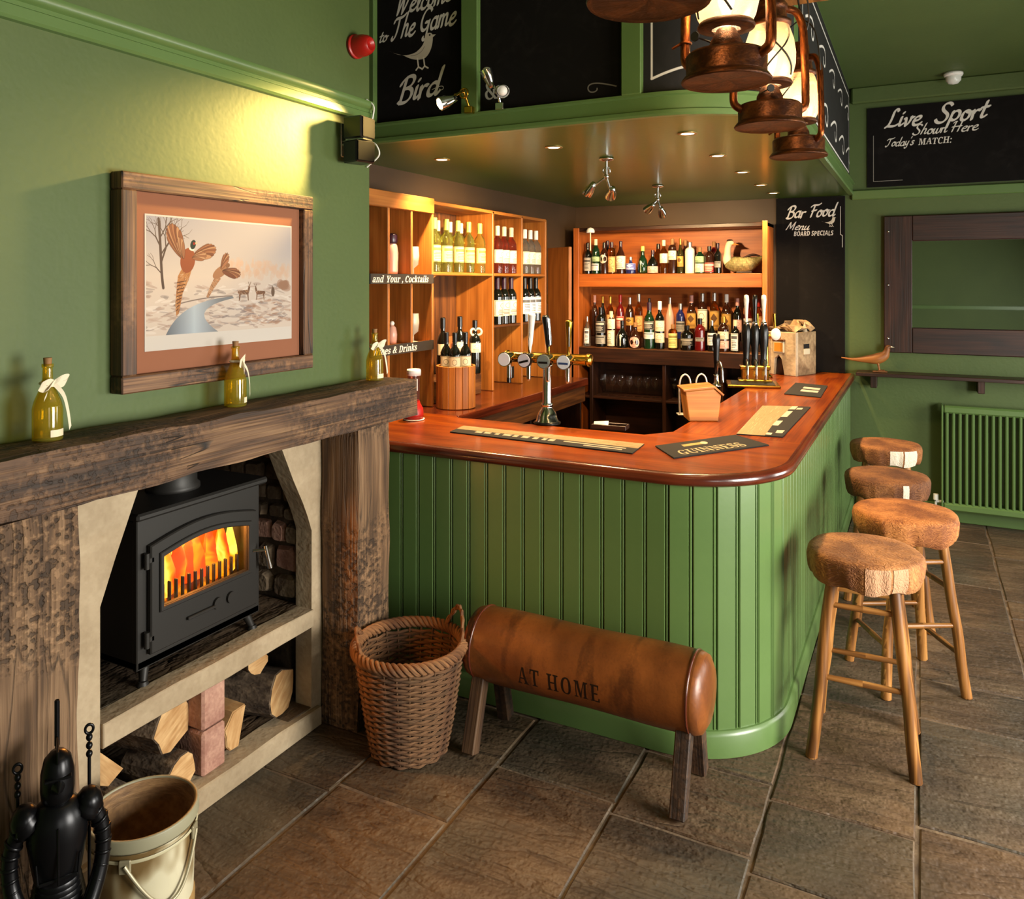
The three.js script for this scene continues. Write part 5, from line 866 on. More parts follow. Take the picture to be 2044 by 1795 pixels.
const GLYPH = {   // brush script, unit em: baseline 0, x height -0.5
  a: [0.54, 'M.42 -.42C.3 -.56 .06 -.45 .06 -.2C.06 .02 .3 .04 .42 -.2L.44 -.48L.4 -.12C.4 .02 .48 .0 .54 -.1'], c: [0.44, 'M.4 -.38C.36 -.54 .06 -.5 .06 -.2C.06 .06 .34 .02 .44 -.12'],
  d: [0.56, 'M.42 -.42C.3 -.56 .06 -.45 .06 -.2C.06 .02 .3 .04 .42 -.2L.52 -1M.5 -.9L.42 -.12C.42 .02 .5 0 .56 -.1'], e: [0.46, 'M.08 -.24C.24 -.24 .4 -.3 .38 -.42C.34 -.54 .06 -.46 .06 -.18C.06 .06 .34 .02 .46 -.12'],
  h: [0.52, 'M.26 -1C.2 -.7 .1 -.3 .06 0M.1 -.26C.2 -.5 .4 -.56 .38 -.36L.34 -.1C.34 .02 .44 0 .52 -.1'], i: [0.26, 'M.12 -.46L.08 -.12C.08 .02 .18 0 .26 -.1M.16 -.66L.18 -.7'], l: [0.3, 'M.1 -.2C.3 -.5 .36 -.98 .24 -.98C.12 -.98 .06 -.3 .1 -.1C.14 .04 .22 0 .3 -.1'],
  m: [0.74, 'M.08 -.46L.04 0M.06 -.26C.16 -.5 .32 -.54 .3 -.34L.27 0M.29 -.28C.4 -.5 .58 -.54 .56 -.34L.54 -.1C.54 .02 .64 0 .74 -.1'], n: [0.5, 'M.08 -.46L.04 0M.06 -.26C.16 -.5 .36 -.54 .34 -.34L.32 -.1C.32 .02 .42 0 .5 -.1'],
  o: [0.48, 'M.26 -.48C.08 -.48 .04 -.2 .08 -.08C.16 .06 .38 -.02 .4 -.24C.42 -.42 .32 -.5 .22 -.46C.3 -.36 .4 -.36 .5 -.42'], p: [0.48, 'M.1 -.46L-.02 .34M.08 -.3C.18 -.54 .42 -.54 .42 -.28C.4 -.02 .16 .06 .06 -.1'], r: [0.36, 'M.06 -.46L.06 -.02M.08 -.28C.14 -.46 .24 -.5 .34 -.44'],
  s: [0.38, 'M.34 -.42C.24 -.54 .08 -.46 .12 -.34C.18 -.24 .34 -.24 .3 -.08C.24 .04 .08 .02 .02 -.08'], t: [0.32, 'M.2 -.8L.1 -.14C.1 .02 .2 0 .3 -.1M.02 -.5L.34 -.54'], u: [0.52, 'M.08 -.46C.04 -.2 .02 0 .14 -.02C.26 -.04 .36 -.26 .38 -.46L.36 -.12C.36 .02 .46 0 .52 -.1'],
  v: [0.46, 'M.04 -.42C.14 -.5 .12 -.1 .16 -.02C.28 -.1 .38 -.3 .36 -.48C.4 -.42 .44 -.42 .48 -.44'], w: [0.6, 'M.06 -.46C.02 -.2 0 0 .12 -.02C.22 -.04 .28 -.26 .3 -.46C.26 -.2 .26 0 .36 -.02C.5 -.06 .58 -.3 .54 -.48'], y: [0.5, 'M.08 -.46C.04 -.2 .04 -.04 .14 -.06C.26 -.08 .36 -.26 .38 -.46L.28 .2C.22 .36 .06 .34 .06 .2'],
  B: [0.66, 'M.22 -.94L.12 0M0 -.7C.1 -1 .58 -1.06 .58 -.78C.56 -.58 .36 -.52 .24 -.52C.46 -.54 .62 -.44 .58 -.22C.52 .04 .2 .06 .04 -.06'], F: [0.6, 'M.3 -.88L.18 0M.02 -.78C.2 -1.02 .5 -.76 .74 -.98M.16 -.46L.5 -.5'], G: [0.72, 'M.66 -.8C.56 -1.08 .08 -.9 .06 -.4C.06 .06 .5 .08 .6 -.36L.36 -.36M.6 -.4L.52 .3C.44 .42 .3 .34 .32 .24'],
  H: [0.78, 'M.2 -.9L.08 0M.66 -.94L.52 0M.02 -.8C.1 -.96 .2 -.96 .24 -.9M0 -.44L.72 -.5'], L: [0.64, 'M.5 -.84C.46 -1.02 .3 -.98 .28 -.74C.26 -.4 .2 -.06 .04 -.02C.14 -.16 .36 .06 .62 -.12'], M: [0.86, 'M.02 -.06L.2 -.92L.4 -.2L.68 -.94L.68 -.04'], S: [0.62, 'M.58 -.82C.5 -1.04 .16 -.96 .2 -.7C.26 -.48 .54 -.48 .5 -.2C.42 .1 .06 .06 0 -.16'],
  T: [0.68, 'M.4 -.86C.38 -.4 .3 -.04 .1 0C.02 0 0 -.08 .04 -.12M.04 -.72C.1 -1 .5 -.74 .8 -.98'], W: [0.92, 'M.06 -.86C.14 -.96 .2 -.9 .16 -.6L.12 -.04L.46 -.8L.44 -.04C.62 -.3 .8 -.6 .84 -.98'], "'": [0.16, 'M.1 -.98L.06 -.8'], ' ': [0.34, ''],
};
function script(c, text, x, y, width, size, o = {}) {   // hand lettering fitted to a width
  const { rot = 0, skew = -0.3, pen = 0.085 } = o; let W = 0; for (const ch of text) W += GLYPH[ch][0]; c.save(); c.translate(x, y); c.rotate(rot); c.transform(width / W / size, 0, skew, 1, 0, 0); c.scale(size, size); c.lineWidth = pen; let q = 0, k = 0;
  for (const ch of text) { const dy = [0, -0.03, 0.02, 0.03, -0.02][k++ % 5]; for (const [dx, e] of [[0, 0], [0.025, -0.025], [0.05, -0.045]]) { c.save(); c.translate(q + dx, dy + e); c.stroke(new Path2D(GLYPH[ch][1])); c.restore(); } q += GLYPH[ch][0]; }
  c.restore();
}
function chalkPheasant(c, x, y, s) {
  c.save(); c.translate(x, y); c.scale(s, s); c.fillStyle = '#cfc5b2'; c.beginPath(); c.moveTo(-150, -36); c.bezierCurveTo(-90, 0, -40, 6, 10, -8); c.bezierCurveTo(50, -28, 62, -50, 62, -74); c.bezierCurveTo(66, -96, 98, -100, 108, -82); c.lineTo(128, -80); c.lineTo(110, -68); c.bezierCurveTo(110, -30, 96, 10, 66, 26); c.bezierCurveTo(30, 40, -20, 24, -60, 0); c.bezierCurveTo(-100, -14, -130, -22, -150, -36); c.closePath(); c.fill();
  c.strokeStyle = '#e4ddd0'; c.lineWidth = 8; for (const dx of [20, 56]) { c.beginPath(); c.moveTo(dx, 24); c.lineTo(dx + 6, 66); c.lineTo(dx - 8, 80); c.moveTo(dx + 6, 66); c.lineTo(dx + 26, 78); c.stroke(); }
  c.strokeStyle = '#8d8372'; c.lineWidth = 3; c.beginPath(); c.moveTo(-20, 6); c.bezierCurveTo(20, 10, 50, -4, 60, -30); c.stroke(); c.fillStyle = '#2a2420'; c.beginPath(); c.arc(92, -82, 5, 0, TAU); c.fill(); c.restore();
}
const swirl = (c, x, y, s, f = 1) => { c.lineWidth = 5 * s; c.beginPath(); c.moveTo(x, y); c.bezierCurveTo(x + f * 60 * s, y - 20 * s, x + f * 110 * s, y - 30 * s, x + f * 110 * s, y - 4 * s); c.bezierCurveTo(x + f * 108 * s, y + 20 * s, x + f * 70 * s, y + 14 * s, x + f * 74 * s, y); c.stroke(); };
function board(label, x0, x1, y0, y1, z, draw, W) {
  const b = thing('chalkboard', label, 'chalkboard', [(x0 + x1) / 2, y0, z]), w = Math.abs(x1 - x0), h = y1 - y0;
  part('panel', at(cbox(w, h, 0.012, 0.001), 0, h / 2, 0.006), M.blackMatt, b);
  part('chalk_face', new THREE.PlaneGeometry(w - 0.004, h - 0.004), std({ map: chalkBoard(w, h, draw, W), roughness: 0.9, specularIntensity: 0.4 }), b, [0, h / 2, 0.0125]).userData.label = 'black face with white chalk lettering';
  return b;
}
{
  const yb = 2.505, zf = SOF.z + 0.002 - 0.018, X = (px) => onZ(px, 150, zf)[0], top = CEIL - 0.04;
  const H1 = top - yb, pxY = (py, px) => onZ(px, py, zf)[1];
  board('chalkboard reading Welcome to The Game Bird with a drawn pheasant above the bar', X(753), X(924), yb, top, zf, (c, W, H) => {
    const Y = (py, px = 840) => H * (top - pxY(py, px)) / H1, Xp = (px) => W * (px - 753) / 171;
    script(c, 'Welcome', Xp(793), Y(26), Xp(906) - Xp(793), W * 0.22, { rot: -0.08 }); script(c, 'to', Xp(758), Y(74), Xp(775) - Xp(758), W * 0.12);
    script(c, 'The Game', Xp(784), Y(74), Xp(912) - Xp(784), W * 0.23, { rot: -0.08 }); chalkPheasant(c, Xp(832), Y(108), W / 171 * 0.34); script(c, 'Bird', Xp(796), Y(206), Xp(880) - Xp(796), W * 0.25, { rot: -0.12, skew: -0.4 });
    c.strokeStyle = '#d9d4ca'; swirl(c, Xp(868), Y(184), W / 171 * 0.2);
  });
  board('blank chalkboard with faint chalk scrolls above the bar front', X(959), X(1242), yb, top, zf, (c, W, H) => { c.globalAlpha = 0.5; swirl(c, W * 0.97, H * 0.94, 1.3, -1); c.globalAlpha = 0.75; chalkText(c, '&', W * 0.04, H * 0.93, W * 0.16, { skew: 0.1 }); });
  // curved board round the corner and the long board on the side
  const arcPath = [[X(1284), SOF.z], ...arc(SOF.x - SOF.r, SOF.z - SOF.r, SOF.r, PI / 2, 0, 14)].slice(0, 15);
  const face = (g, w, h) => { g.computeBoundingBox(); const u = g.attributes.uv; let a = Infinity, b = -Infinity, c = Infinity, d = -Infinity; for (let i = 0; i < u.count; i++) { a = Math.min(a, u.getX(i)); b = Math.max(b, u.getX(i)); c = Math.min(c, u.getY(i)); d = Math.max(d, u.getY(i)); } for (let i = 0; i < u.count; i++) u.setXY(i, (u.getX(i) - a) / (b - a), (u.getY(i) - c) / (d - c)); return g; };
  const cb = thing('chalkboard', 'curved chalkboard with chalk scroll round the bar corner behind the lanterns', 'chalkboard');
  part('panel', sweep(arcPath, [[-0.018, yb], [-0.008, yb], [-0.008, top], [-0.018, top]]), M.blackMatt, cb);
  part('chalk_face', face(sweep(arcPath, [[-0.0075, yb + 0.002], [-0.0075, top - 0.002]], 0.9, false)), std({ map: chalkBoard(0.8, 0.67, (c, W, H) => { c.lineWidth = 6; c.beginPath(); c.moveTo(W * 0.05, H * 0.2); c.lineTo(W * 0.05, H * 0.92); c.stroke(); swirl(c, W * 0.05, H * 0.92, 1.4); }, 512), roughness: 0.75 }), cb);
  const sb = thing('chalkboard', 'long chalkboard with chalk writing along the side of the bar fascia', 'chalkboard');
  const sp = [[SOF.x, -3.72], [SOF.x, -6.45]];
  part('panel', sweep(sp, [[-0.02, yb], [-0.008, yb], [-0.008, top], [-0.02, top]]), M.blackMatt, sb);
  part('chalk_face', face(sweep(sp, [[-0.0075, yb + 0.002], [-0.0075, top - 0.002]], 0.9, false)), std({ map: chalkBoard(2.73, 0.67, (c, W, H) => { c.lineWidth = 5; c.strokeRect(20, 20, W - 40, H - 40); for (let i = 0; i < 5; i++) { swirl(c, 60 + i * W / 5, H * 0.3, 1.1); swirl(c, 90 + i * W / 5, H * 0.75, 1.3); } }, 1024), roughness: 0.75 }), sb);
  // bar food board on the back wall
  const zb = WALL_B + 0.016, x0 = -1.015, x1 = onZ(1687, 500, zb)[0];
  board('tall black chalkboard headed Bar Food behind the cottage ornament', x0, x1, COUNTER + 0.003, 2.405, zb, (c, W, H) => {
    const Y = (py) => H * (2.405 - onZ(1610, py, zb)[1]) / (2.405 - COUNTER), Xp = (px) => W * (px - 1535) / 152;
    script(c, 'Bar Food', Xp(1556), Y(436), Xp(1664) - Xp(1556), W * 0.2, { rot: -0.03 }); script(c, 'Menu', Xp(1556), Y(459), Xp(1608) - Xp(1556), W * 0.13, { pen: 0.07, skew: -0.4 }); chalkText(c, 'BOARD SPECIALS', Xp(1574), Y(471), W * 0.1, { sx: 0.72, skew: -0.1, font: 'sans-serif' }); chalkPheasant(c, Xp(1652), Y(445), W / 152 * 0.13);
    c.lineWidth = 5; c.beginPath(); c.moveTo(Xp(1678), Y(415)); c.lineTo(Xp(1678), Y(470)); c.lineTo(Xp(1682), Y(472)); c.lineTo(Xp(1682), Y(495)); c.stroke();
  }, 640);
  const zl = WALL_B + 0.002, lx0 = onZ(1731, 300, zl)[0];
  board('wide chalkboard reading Live Sport Shown Here on the back wall', lx0, 1.1, 2.46, 3.06, zl, (c, W, H) => {
    const Y = (py, px) => H * (3.06 - onZ(px, py, zl)[1]) / 0.6, Xp = (px) => W * (onZ(px, 250, zl)[0] - lx0) / (1.1 - lx0);
    script(c, 'Live', Xp(1764), Y(254, 1800), Xp(1836) - Xp(1764), H * 0.23, { rot: -0.03 }); script(c, 'Sport', Xp(1864), Y(243, 1915), Xp(1966) - Xp(1864), H * 0.24, { rot: -0.03 }); script(c, 'Shown Here', Xp(1820), Y(266, 1880), Xp(1950) - Xp(1820), H * 0.13, { pen: 0.07 }); script(c, "Today's", Xp(1766), Y(292, 1800), Xp(1822) - Xp(1766), H * 0.11, { pen: 0.08 }); chalkText(c, 'MATCH:', Xp(1832), Y(289, 1850), H * 0.11, { sx: 0.8, skew: -0.15 });
    c.lineWidth = 3; c.globalAlpha = 0.6; c.beginPath(); c.moveTo(H * 0.07, H * 0.35); c.lineTo(H * 0.07, H * 0.93); c.lineTo(H * 0.4, H * 0.93); c.stroke();
  }, 1024);
}
// ------------------------------------------------------------------ downlights and spotlights
{
  const rim = std({ color: 0xbfa56a, roughness: 0.3, metalness: 0.8 }), glow = std({ color: 0xffffff, emissive: new THREE.Color(1, 0.78, 0.45), emissiveIntensity: 9 });
  const spotsD = [[-2.3, -3.64], [-1.6, -3.56], [-0.92, -3.5], [-0.94, -4.19], [-0.95, -4.89], [-0.965, -5.6], [-0.97, -6.16]];
  spotsD.forEach(([x, z], i) => {
    const d = thing('downlight', ['recessed downlight in the bar ceiling above the pigeonhole shelves', 'recessed downlight in the bar ceiling between the shelves and the bar corner', 'recessed downlight in the bar ceiling above the bar corner', 'recessed downlight above the wooden caddy', 'recessed downlight second along the side counter from the bar corner', 'recessed downlight above the hand pumps', 'recessed downlight next to the Bar Food chalkboard'][i], 'downlight', [x, SOFFIT, z], 0, i < 2 ? 'front downlights' : 'side downlights');
    part('rim', lathe([[0.03, 0.002], [0.043, 0.0005], [0.045, -0.004], [0.034, -0.006], [0.03, -0.001]], 28), rim, d); part('lamp', at(new THREE.CylinderGeometry(0.03, 0.03, 0.003, 24), 0, -0.0015, 0), glow, d);
    spot([x, SOFFIT - 0.012, z], [x + (i === 0 ? -0.12 : 0), 0, z], i === 0 ? 18 : i < 2 ? 13 : 12, 0.95, 1, WARM, 1.5);
  });
  const head = (g, from, dir, lit) => {   // chrome spot head with glowing face
    const D = new THREE.Vector3(...dir).normalize(), q = new THREE.Quaternion().setFromUnitVectors(new THREE.Vector3(0, 1, 0), D), turnG = (a) => { a.applyQuaternion(q); a.translate(...from); return a; };
    part('spot_head', turnG(lathe([[0, -0.05], [0.014, -0.05], [0.018, -0.03], [0.027, 0.0], [0.03, 0.03], [0.027, 0.03], [0.022, 0.0]], 20)), M.chrome, g);
    part('spot_lamp', turnG(at(new THREE.SphereGeometry(0.0225, 16, 10), 0, 0.018, 0)), lit ? glow : M.white, g);
  };
  // two chrome spot fittings hanging from the bar ceiling
  const defs = [[[-1.49, -4.0], [[-0.09, -0.17, 0.02], [-0.7, -0.7, -0.3]], [[0.02, -0.19, -0.02], [-0.45, -0.5, -0.75]], true, 'chrome twin spotlight with glowing lamps hanging from the bar ceiling'], [[-1.6, -5.3], [[-0.05, -0.16, 0.03], [-0.8, -0.5, -0.45]], [[0.03, -0.19, 0], [-0.1, -0.55, -0.8]], false, 'chrome twin spotlight hanging further back near the back bar']];
  for (const [[x, z], h1, h2, lit, label] of defs) {
    const g = thing('ceiling_spotlight', label, 'spotlight', [x, SOFFIT, z]);
    part('mount', lathe([[0, 0], [0.04, 0], [0.038, -0.014], [0.012, -0.02], [0, -0.02]], 24), M.chrome, g);
    part('stem', [rod([0, -0.01, 0], [0, -0.1, 0], 0.008), at(new THREE.SphereGeometry(0.014, 12, 8), 0, -0.1, 0), rod([0, -0.1, 0], h1[0], 0.006), rod([0, -0.1, 0], h2[0], 0.006), at(new THREE.TorusGeometry(0.02, 0.004, 8, 18), 0, -0.07, 0)], M.chrome, g);
    head(g, ...h1, true); head(g, ...h2, true);
    if (lit) { spot([x - 0.12, SOFFIT - 0.2, z - 0.01], [-2.6, 1.75, -4.3], 24, 0.75); spot([x + 0.03, SOFFIT - 0.235, z], [-2.6, 1.45, -5.86], 22, 0.45); }
    else { spot([x - 0.07, SOFFIT - 0.19, z - 0.02], [-2.25, 1.75, -6.5], 8, 0.7); spot([x + 0.05, SOFFIT - 0.22, z], [-1.75, 1.6, -6.5], 15, 1.0); }
  }
  // spotlights clamped to the fascia ledge, one aimed at the picture wall
  const p = onZ(938, 228, SOF.z + 0.03);
  const sp0 = onZ(890, 203, -2.84);
  const f = thing('fascia_spotlight', 'lit brass spotlight on the fascia below Bird aimed at the picture wall', 'spotlight', [p[0], 2.508, SOF.z + 0.035]);
  part('clamp', [at(cbox(0.04, 0.03, 0.03), 0, 0.0, 0), rod([0, 0.01, 0], [-0.01, 0.075, 0.03], 0.006), at(new THREE.TorusGeometry(0.02, 0.005, 8, 18), -0.01, 0.07, 0.03), rod([-0.01, 0.08, 0.03], [sp0[0] - p[0] + 0.03, sp0[1] - 2.508 + 0.03, 0.17], 0.006)], M.brass, f);
  head(f, [sp0[0] - p[0], sp0[1] - 2.508, sp0[2] - SOF.z - 0.035], [-0.6, -0.4, 0.7], true);
  spot([sp0[0] - 0.03, sp0[1] - 0.02, sp0[2] + 0.035], [WALL_L, 2.24, -2.26], 32, 0.42, 1, new THREE.Color(1, 0.64, 0.2), 2);
  const p2 = onZ(1000, 222, SOF.z + 0.03);
  const f2 = thing('fascia_spotlight', 'unlit chrome twin spotlight on the fascia in front of the blank chalkboard', 'spotlight', [p2[0], 2.508, SOF.z + 0.035]);
  part('clamp', [at(cbox(0.04, 0.03, 0.03), 0, 0, 0), rod([0, 0.01, 0], [0, 0.06, 0.025], 0.006), at(new THREE.SphereGeometry(0.014, 12, 8), 0, 0.06, 0.025), rod([0, 0.06, 0.025], [-0.03, 0.11, 0.04], 0.005), rod([0, 0.06, 0.025], [0.03, 0.07, 0.05], 0.005)], M.chrome, f2);
  head(f2, [-0.035, 0.125, 0.045], [-0.2, 0.9, 0.3], false); head(f2, [0.035, 0.06, 0.055], [0.5, -0.5, 0.6], false);
}
// ------------------------------------------------------------------ things on the bar
const CT = COUNTER + 0.001;
{ // T-bar beer font
  const p = onY(1092, 846, COUNTER), f = thing('beer_font', 'chrome and brass T bar beer font with four tap handles', 'beer tap', [p[0], CT, p[2]]);
  part('pedestal', lathe([[0, 0], [0.062, 0], [0.062, 0.012], [0.054, 0.02], [0.05, 0.04], [0.042, 0.06], [0.03, 0.075], [0.026, 0.085], [0.03, 0.09], [0.03, 0.1], [0.023, 0.105], [0.021, 0.28], [0.027, 0.285], [0.027, 0.3], [0, 0.3]], 36), M.chrome, f);
  part('foot_ring', lathe([[0.05, 0], [0.067, 0], [0.069, 0.006], [0.062, 0.014]], 36), M.black, f);
  part('cross_bar', [at(new THREE.CylinderGeometry(0.027, 0.027, 0.43, 28), 0, 0.325, 0, 0, 0, PI / 2)], M.brass, f);
  for (const s of [-1, 1]) part('end_cap', at(lathe([[0, 0], [0.032, 0], [0.033, 0.01], [0.026, 0.022], [0, 0.026]], 24), s * 0.215, 0.325, 0, 0, 0, -s * PI / 2), M.brass, f);
  const face = [std({ color: 0xe9e9ee, roughness: 0.25 }), std({ color: 0xc9c6cf, roughness: 0.25 }), std({ color: 0x8d9a94, roughness: 0.2, metalness: 0.4 }), std({ color: 0xcfd6dc, roughness: 0.25 })];
  const hm = [M.chrome, M.white, M.black, M.brass], band = std({ color: 0x27406b, roughness: 0.4 });
  [-0.185, -0.075, 0.03, 0.135].forEach((x, i) => {
    const t = part('tap_body', [at(lathe([[0, -0.03], [0.022, -0.03], [0.026, 0], [0.026, 0.03], [0.02, 0.05], [0, 0.052]], 20), x, 0.325, 0.04, PI / 2, 0, 0), at(lathe([[0.008, -0.09], [0.011, -0.08], [0.012, -0.02], [0.016, 0]], 14), x, 0.305, 0.055)], M.chrome, f);
    part('badge', [at(new THREE.CylinderGeometry(0.036, 0.036, 0.016, 28), x, 0.32, 0.1, PI / 2)], i === 1 ? M.black : M.chrome, f);
    part('badge_face', at(new THREE.CylinderGeometry(0.032, 0.032, 0.003, 28), x, 0.32, 0.1095, PI / 2), face[i], f);
    if (i) part('badge_stripe', at(cbox(0.05, 0.01, 0.002, 0.0005), x, 0.314, 0.1118, 0, 0, i === 1 ? 0.25 : 0), i === 3 ? band : M.black, f);
    const lean = [0, 0.12, -0.05, 0.05][i], hh = [0.0, 0.2, 0.19, 0.17][i];
    if (hh) { part('tap_handle', [at(lathe([[0.007, 0], [0.008, 0.03], [0.012, 0.05], [0.015, hh * 0.7], [0.019, hh - 0.01], [0.014, hh], [0, hh]], 18), x, 0.352, 0.045, 0.1, 0, -lean)], hm[i], f); part('handle_stem', rod([x, 0.335, 0.045], [x, 0.39, 0.05], 0.007), M.brass, f); part('handle_edge', at(cbox(0.006, hh * 0.7, 0.02, 0.002), x + 0.012, 0.352 + hh * 0.58, 0.06, 0.1, 0, -lean), M.chrome, f); }
  });
  part('drip_spout', [rod([-0.185, 0.26, 0.055], [-0.185, 0.2, 0.055], 0.011), at(cbox(0.03, 0.06, 0.03), -0.185, 0.25, 0.04)], M.black, f);
}
{ // hand pumps at the far end
  const p = onY(1487, 772, COUNTER), h = thing('hand_pumps', 'bank of black and chrome beer hand pumps on brass base', 'beer pump', [p[0] + 0.06, CT, p[2] - 0.1], 0.25);
  part('drip_tray', ext(-0.2, 0.14, 0, 0.018, -0.12, 0.16, 'x', 0.005), M.brass, h); part('tray_grille', ext(-0.17, 0.11, 0.018, 0.021, -0.09, 0.13, 'x', 0.001), M.ironMatt, h);
  part('brass_block', [ext(-0.1, 0.08, 0.018, 0.12, -0.1, -0.02, 'x', 0.008), ext(-0.11, 0.09, 0.1, 0.13, -0.11, -0.01, 'x', 0.006), ext(-0.12, 0.1, 0.018, 0.035, -0.12, 0.0, 'x', 0.004)], M.brass, h);
  for (const [i, x] of [[0, -0.065], [1, -0.008], [2, 0.05]]) {
    part('pump_body', lathe([[0.02, 0.12], [0.026, 0.15], [0.02, 0.18], [0.024, 0.24], [0.031, 0.3], [0.032, 0.36], [0.024, 0.4], [0.014, 0.42], [0, 0.422]], 22), M.black, h, [x, 0, -0.06]);
    part('pump_handle', lathe([[0.01, 0.41], [0.013, 0.43], [0.009, 0.45], [0.013, 0.52], [0.018, 0.58], [0.014, 0.61], [0, 0.615]], 18), i === 1 ? M.black : M.white, h, [x, 0, -0.06]);
    part('ferrule', lathe([[0.012, 0.4], [0.019, 0.41], [0.019, 0.425], [0.012, 0.43]], 18), M.chrome, h, [x, 0, -0.06]);
    part('swan_neck', tube([[x, 0.14, -0.03], [x, 0.17, 0.0], [x, 0.16, 0.05], [x, 0.1, 0.07], [x, 0.05, 0.07]], 0.008, 26, 8), M.chrome, h);
  }
}
{ // single slim hand pump
  const p = onY(1430, 772, COUNTER), h = thing('hand_pump', 'single slim black hand pump standing behind the wooden caddy', 'beer pump', [p[0], CT, p[2]]);
  part('pump_foot', lathe([[0, 0], [0.04, 0], [0.04, 0.01], [0.018, 0.02], [0.015, 0.07], [0.02, 0.08], [0, 0.085]], 24), M.chrome, h);
  part('pump_handle', lathe([[0.012, 0.08], [0.016, 0.16], [0.022, 0.26], [0.027, 0.31], [0.022, 0.35], [0, 0.358]], 20), M.black, h);
  part('spout', tube([[0, 0.09, 0.01], [0.02, 0.17, 0.03], [0.045, 0.15, 0.06], [0.06, 0.04, 0.08]], 0.008, 26, 8), M.chrome, h);
}
{ // brass font with white badges
  const p = onY(1532, 752, COUNTER), h = thing('badge_font', 'slim brass beer font with white oval badges beside the cottage', 'beer tap', [p[0], CT, p[2] + 0.05], 0.3);
  part('column', lathe([[0, 0], [0.045, 0], [0.045, 0.012], [0.02, 0.03], [0.016, 0.3], [0.022, 0.31], [0, 0.33]], 24), M.brass, h);
  part('cross_bar', at(new THREE.CylinderGeometry(0.017, 0.017, 0.2, 18), 0, 0.3, 0.0, 0, 0, PI / 2), M.brass, h);
  for (const x of [-0.06, 0.06]) { part('badge', at(new THREE.SphereGeometry(0.036, 20, 14).scale(1, 1.25, 0.4), x, 0.32, 0.045), M.white, h); part('tap_handle', rod([x, 0.33, 0.01], [x - 0.01, 0.47, 0.02], 0.008, 0.014), M.brass, h); }
}
{ // wooden caddy with wire hoops
  const p = onY(1405, 838, COUNTER), h = thing('wooden_caddy', 'pale wooden wedge caddy with two white wire hoops on the bar', 'caddy', [p[0] - 0.02, CT, p[2] - 0.02], 0.45);
  const side = [[-0.075, 0], [0.07, 0], [0.085, 0.13], [0.05, 0.165], [-0.095, 0.15]];
  part('caddy_body', grainUV(at(extrude(side, 0.15, 0.004), 0, 0, -0.075), 'x'), std({ map: T.pine.map, roughness: 0.5, color: new THREE.Color(1.35, 1.3, 1.35) }), h);
  part('caddy_lid', grainUV(at(extrude([[-0.105, 0.15], [0.05, 0.166], [0.094, 0.128], [0.1, 0.136], [0.053, 0.178], [-0.107, 0.161]], 0.17, 0.002), 0, 0, -0.085), 'x'), M.pine, h);
  const wire = std({ color: 0xcfcac0, roughness: 0.35, metalness: 0.5 });
  for (const [x, z] of [[-0.06, -0.11], [0.03, -0.13]]) part('wire_hoop', tube([[x - 0.028, 0.0, z], [x - 0.03, 0.15, z], [x - 0.02, 0.2, z], [x, 0.215, z], [x + 0.02, 0.2, z], [x + 0.03, 0.15, z], [x + 0.028, 0.0, z]], 0.0045, 40, 8), wire, h);
  part('hoop_foot', ext(-0.1, 0.075, 0, 0.006, -0.15, -0.085, 'x', 0.002), wire, h);
}
{ // stone cottage ornament
  const p = onY(1587, 741, COUNTER), h = thing('cottage_ornament', 'pale stone cottage shaped money box with orange window', 'ornament', [p[0] + 0.0, CT, Math.max(p[2], -6.36)], -0.42); h.scale.setScalar(1.2);
  const st = textured(T.plaster, 0.004, { roughness: 0.9, color: new THREE.Color(1.2, 1.12, 0.98) }), st2 = textured(T.rubble, 0.006, { roughness: 0.95, color: new THREE.Color(1.75, 1.65, 1.35) });
  part('front_wall', at(extrude([[-0.1, 0], [-0.055, 0], [-0.05, 0.1], [-0.02, 0.125], [0.0, 0.1], [0.02, 0], [0.1, 0], [0.1, 0.27], [-0.1, 0.27]], 0.025, 0.002), 0, 0, 0.085), st, h);
  part('stone_walls', [ext(0.075, 0.1, 0, 0.27, -0.1, 0.085, 'y'), ext(-0.1, -0.075, 0, 0.27, -0.1, 0.085, 'y'), ext(-0.1, 0.1, 0, 0.27, -0.12, -0.095, 'x')], st2, h);
  part('window_box', ext(-0.052, 0.022, 0.14, 0.21, 0.11, 0.122, 'x'), M.cream, h); part('window_light', ext(-0.044, 0.014, 0.147, 0.203, 0.121, 0.125, 'x', 0.001), std({ color: 0xc9862a, roughness: 0.5 }), h); part('lintel', ext(-0.058, 0.028, 0.212, 0.225, 0.108, 0.128, 'x'), M.oak, h);
  part('side_window', ext(0.1, 0.106, 0.13, 0.165, -0.04, 0.03, 'z'), M.cream, h); part('side_opening', ext(0.1, 0.1045, 0.168, 0.195, -0.035, 0.025, 'z', 0.001), M.blackMatt, h);
  part('door', ext(-0.05, 0.0, 0, 0.1, 0.08, 0.086, 'y'), M.darkwood, h);
  const q = rng(8); for (let i = 0; i < 9; i++) { const pts = []; for (let k = 0; k < 12; k++) pts.push(new THREE.Vector3((q() - 0.5) * 0.1, q() * (i < 4 ? 0.075 : 0.045), (q() - 0.5) * 0.1)); part('roof_slab', grainUV(new ConvexGeometry(pts), 'x'), i % 3 ? st2 : M.rubble, h, [-0.06 + (i % 3) * 0.06, 0.268, -0.06 + Math.floor(i / 3) * 0.06]); }
  part('chimney', at(new THREE.ConeGeometry(0.02, 0.07, 8), 0.08, 0.3, -0.02), st, h);
}
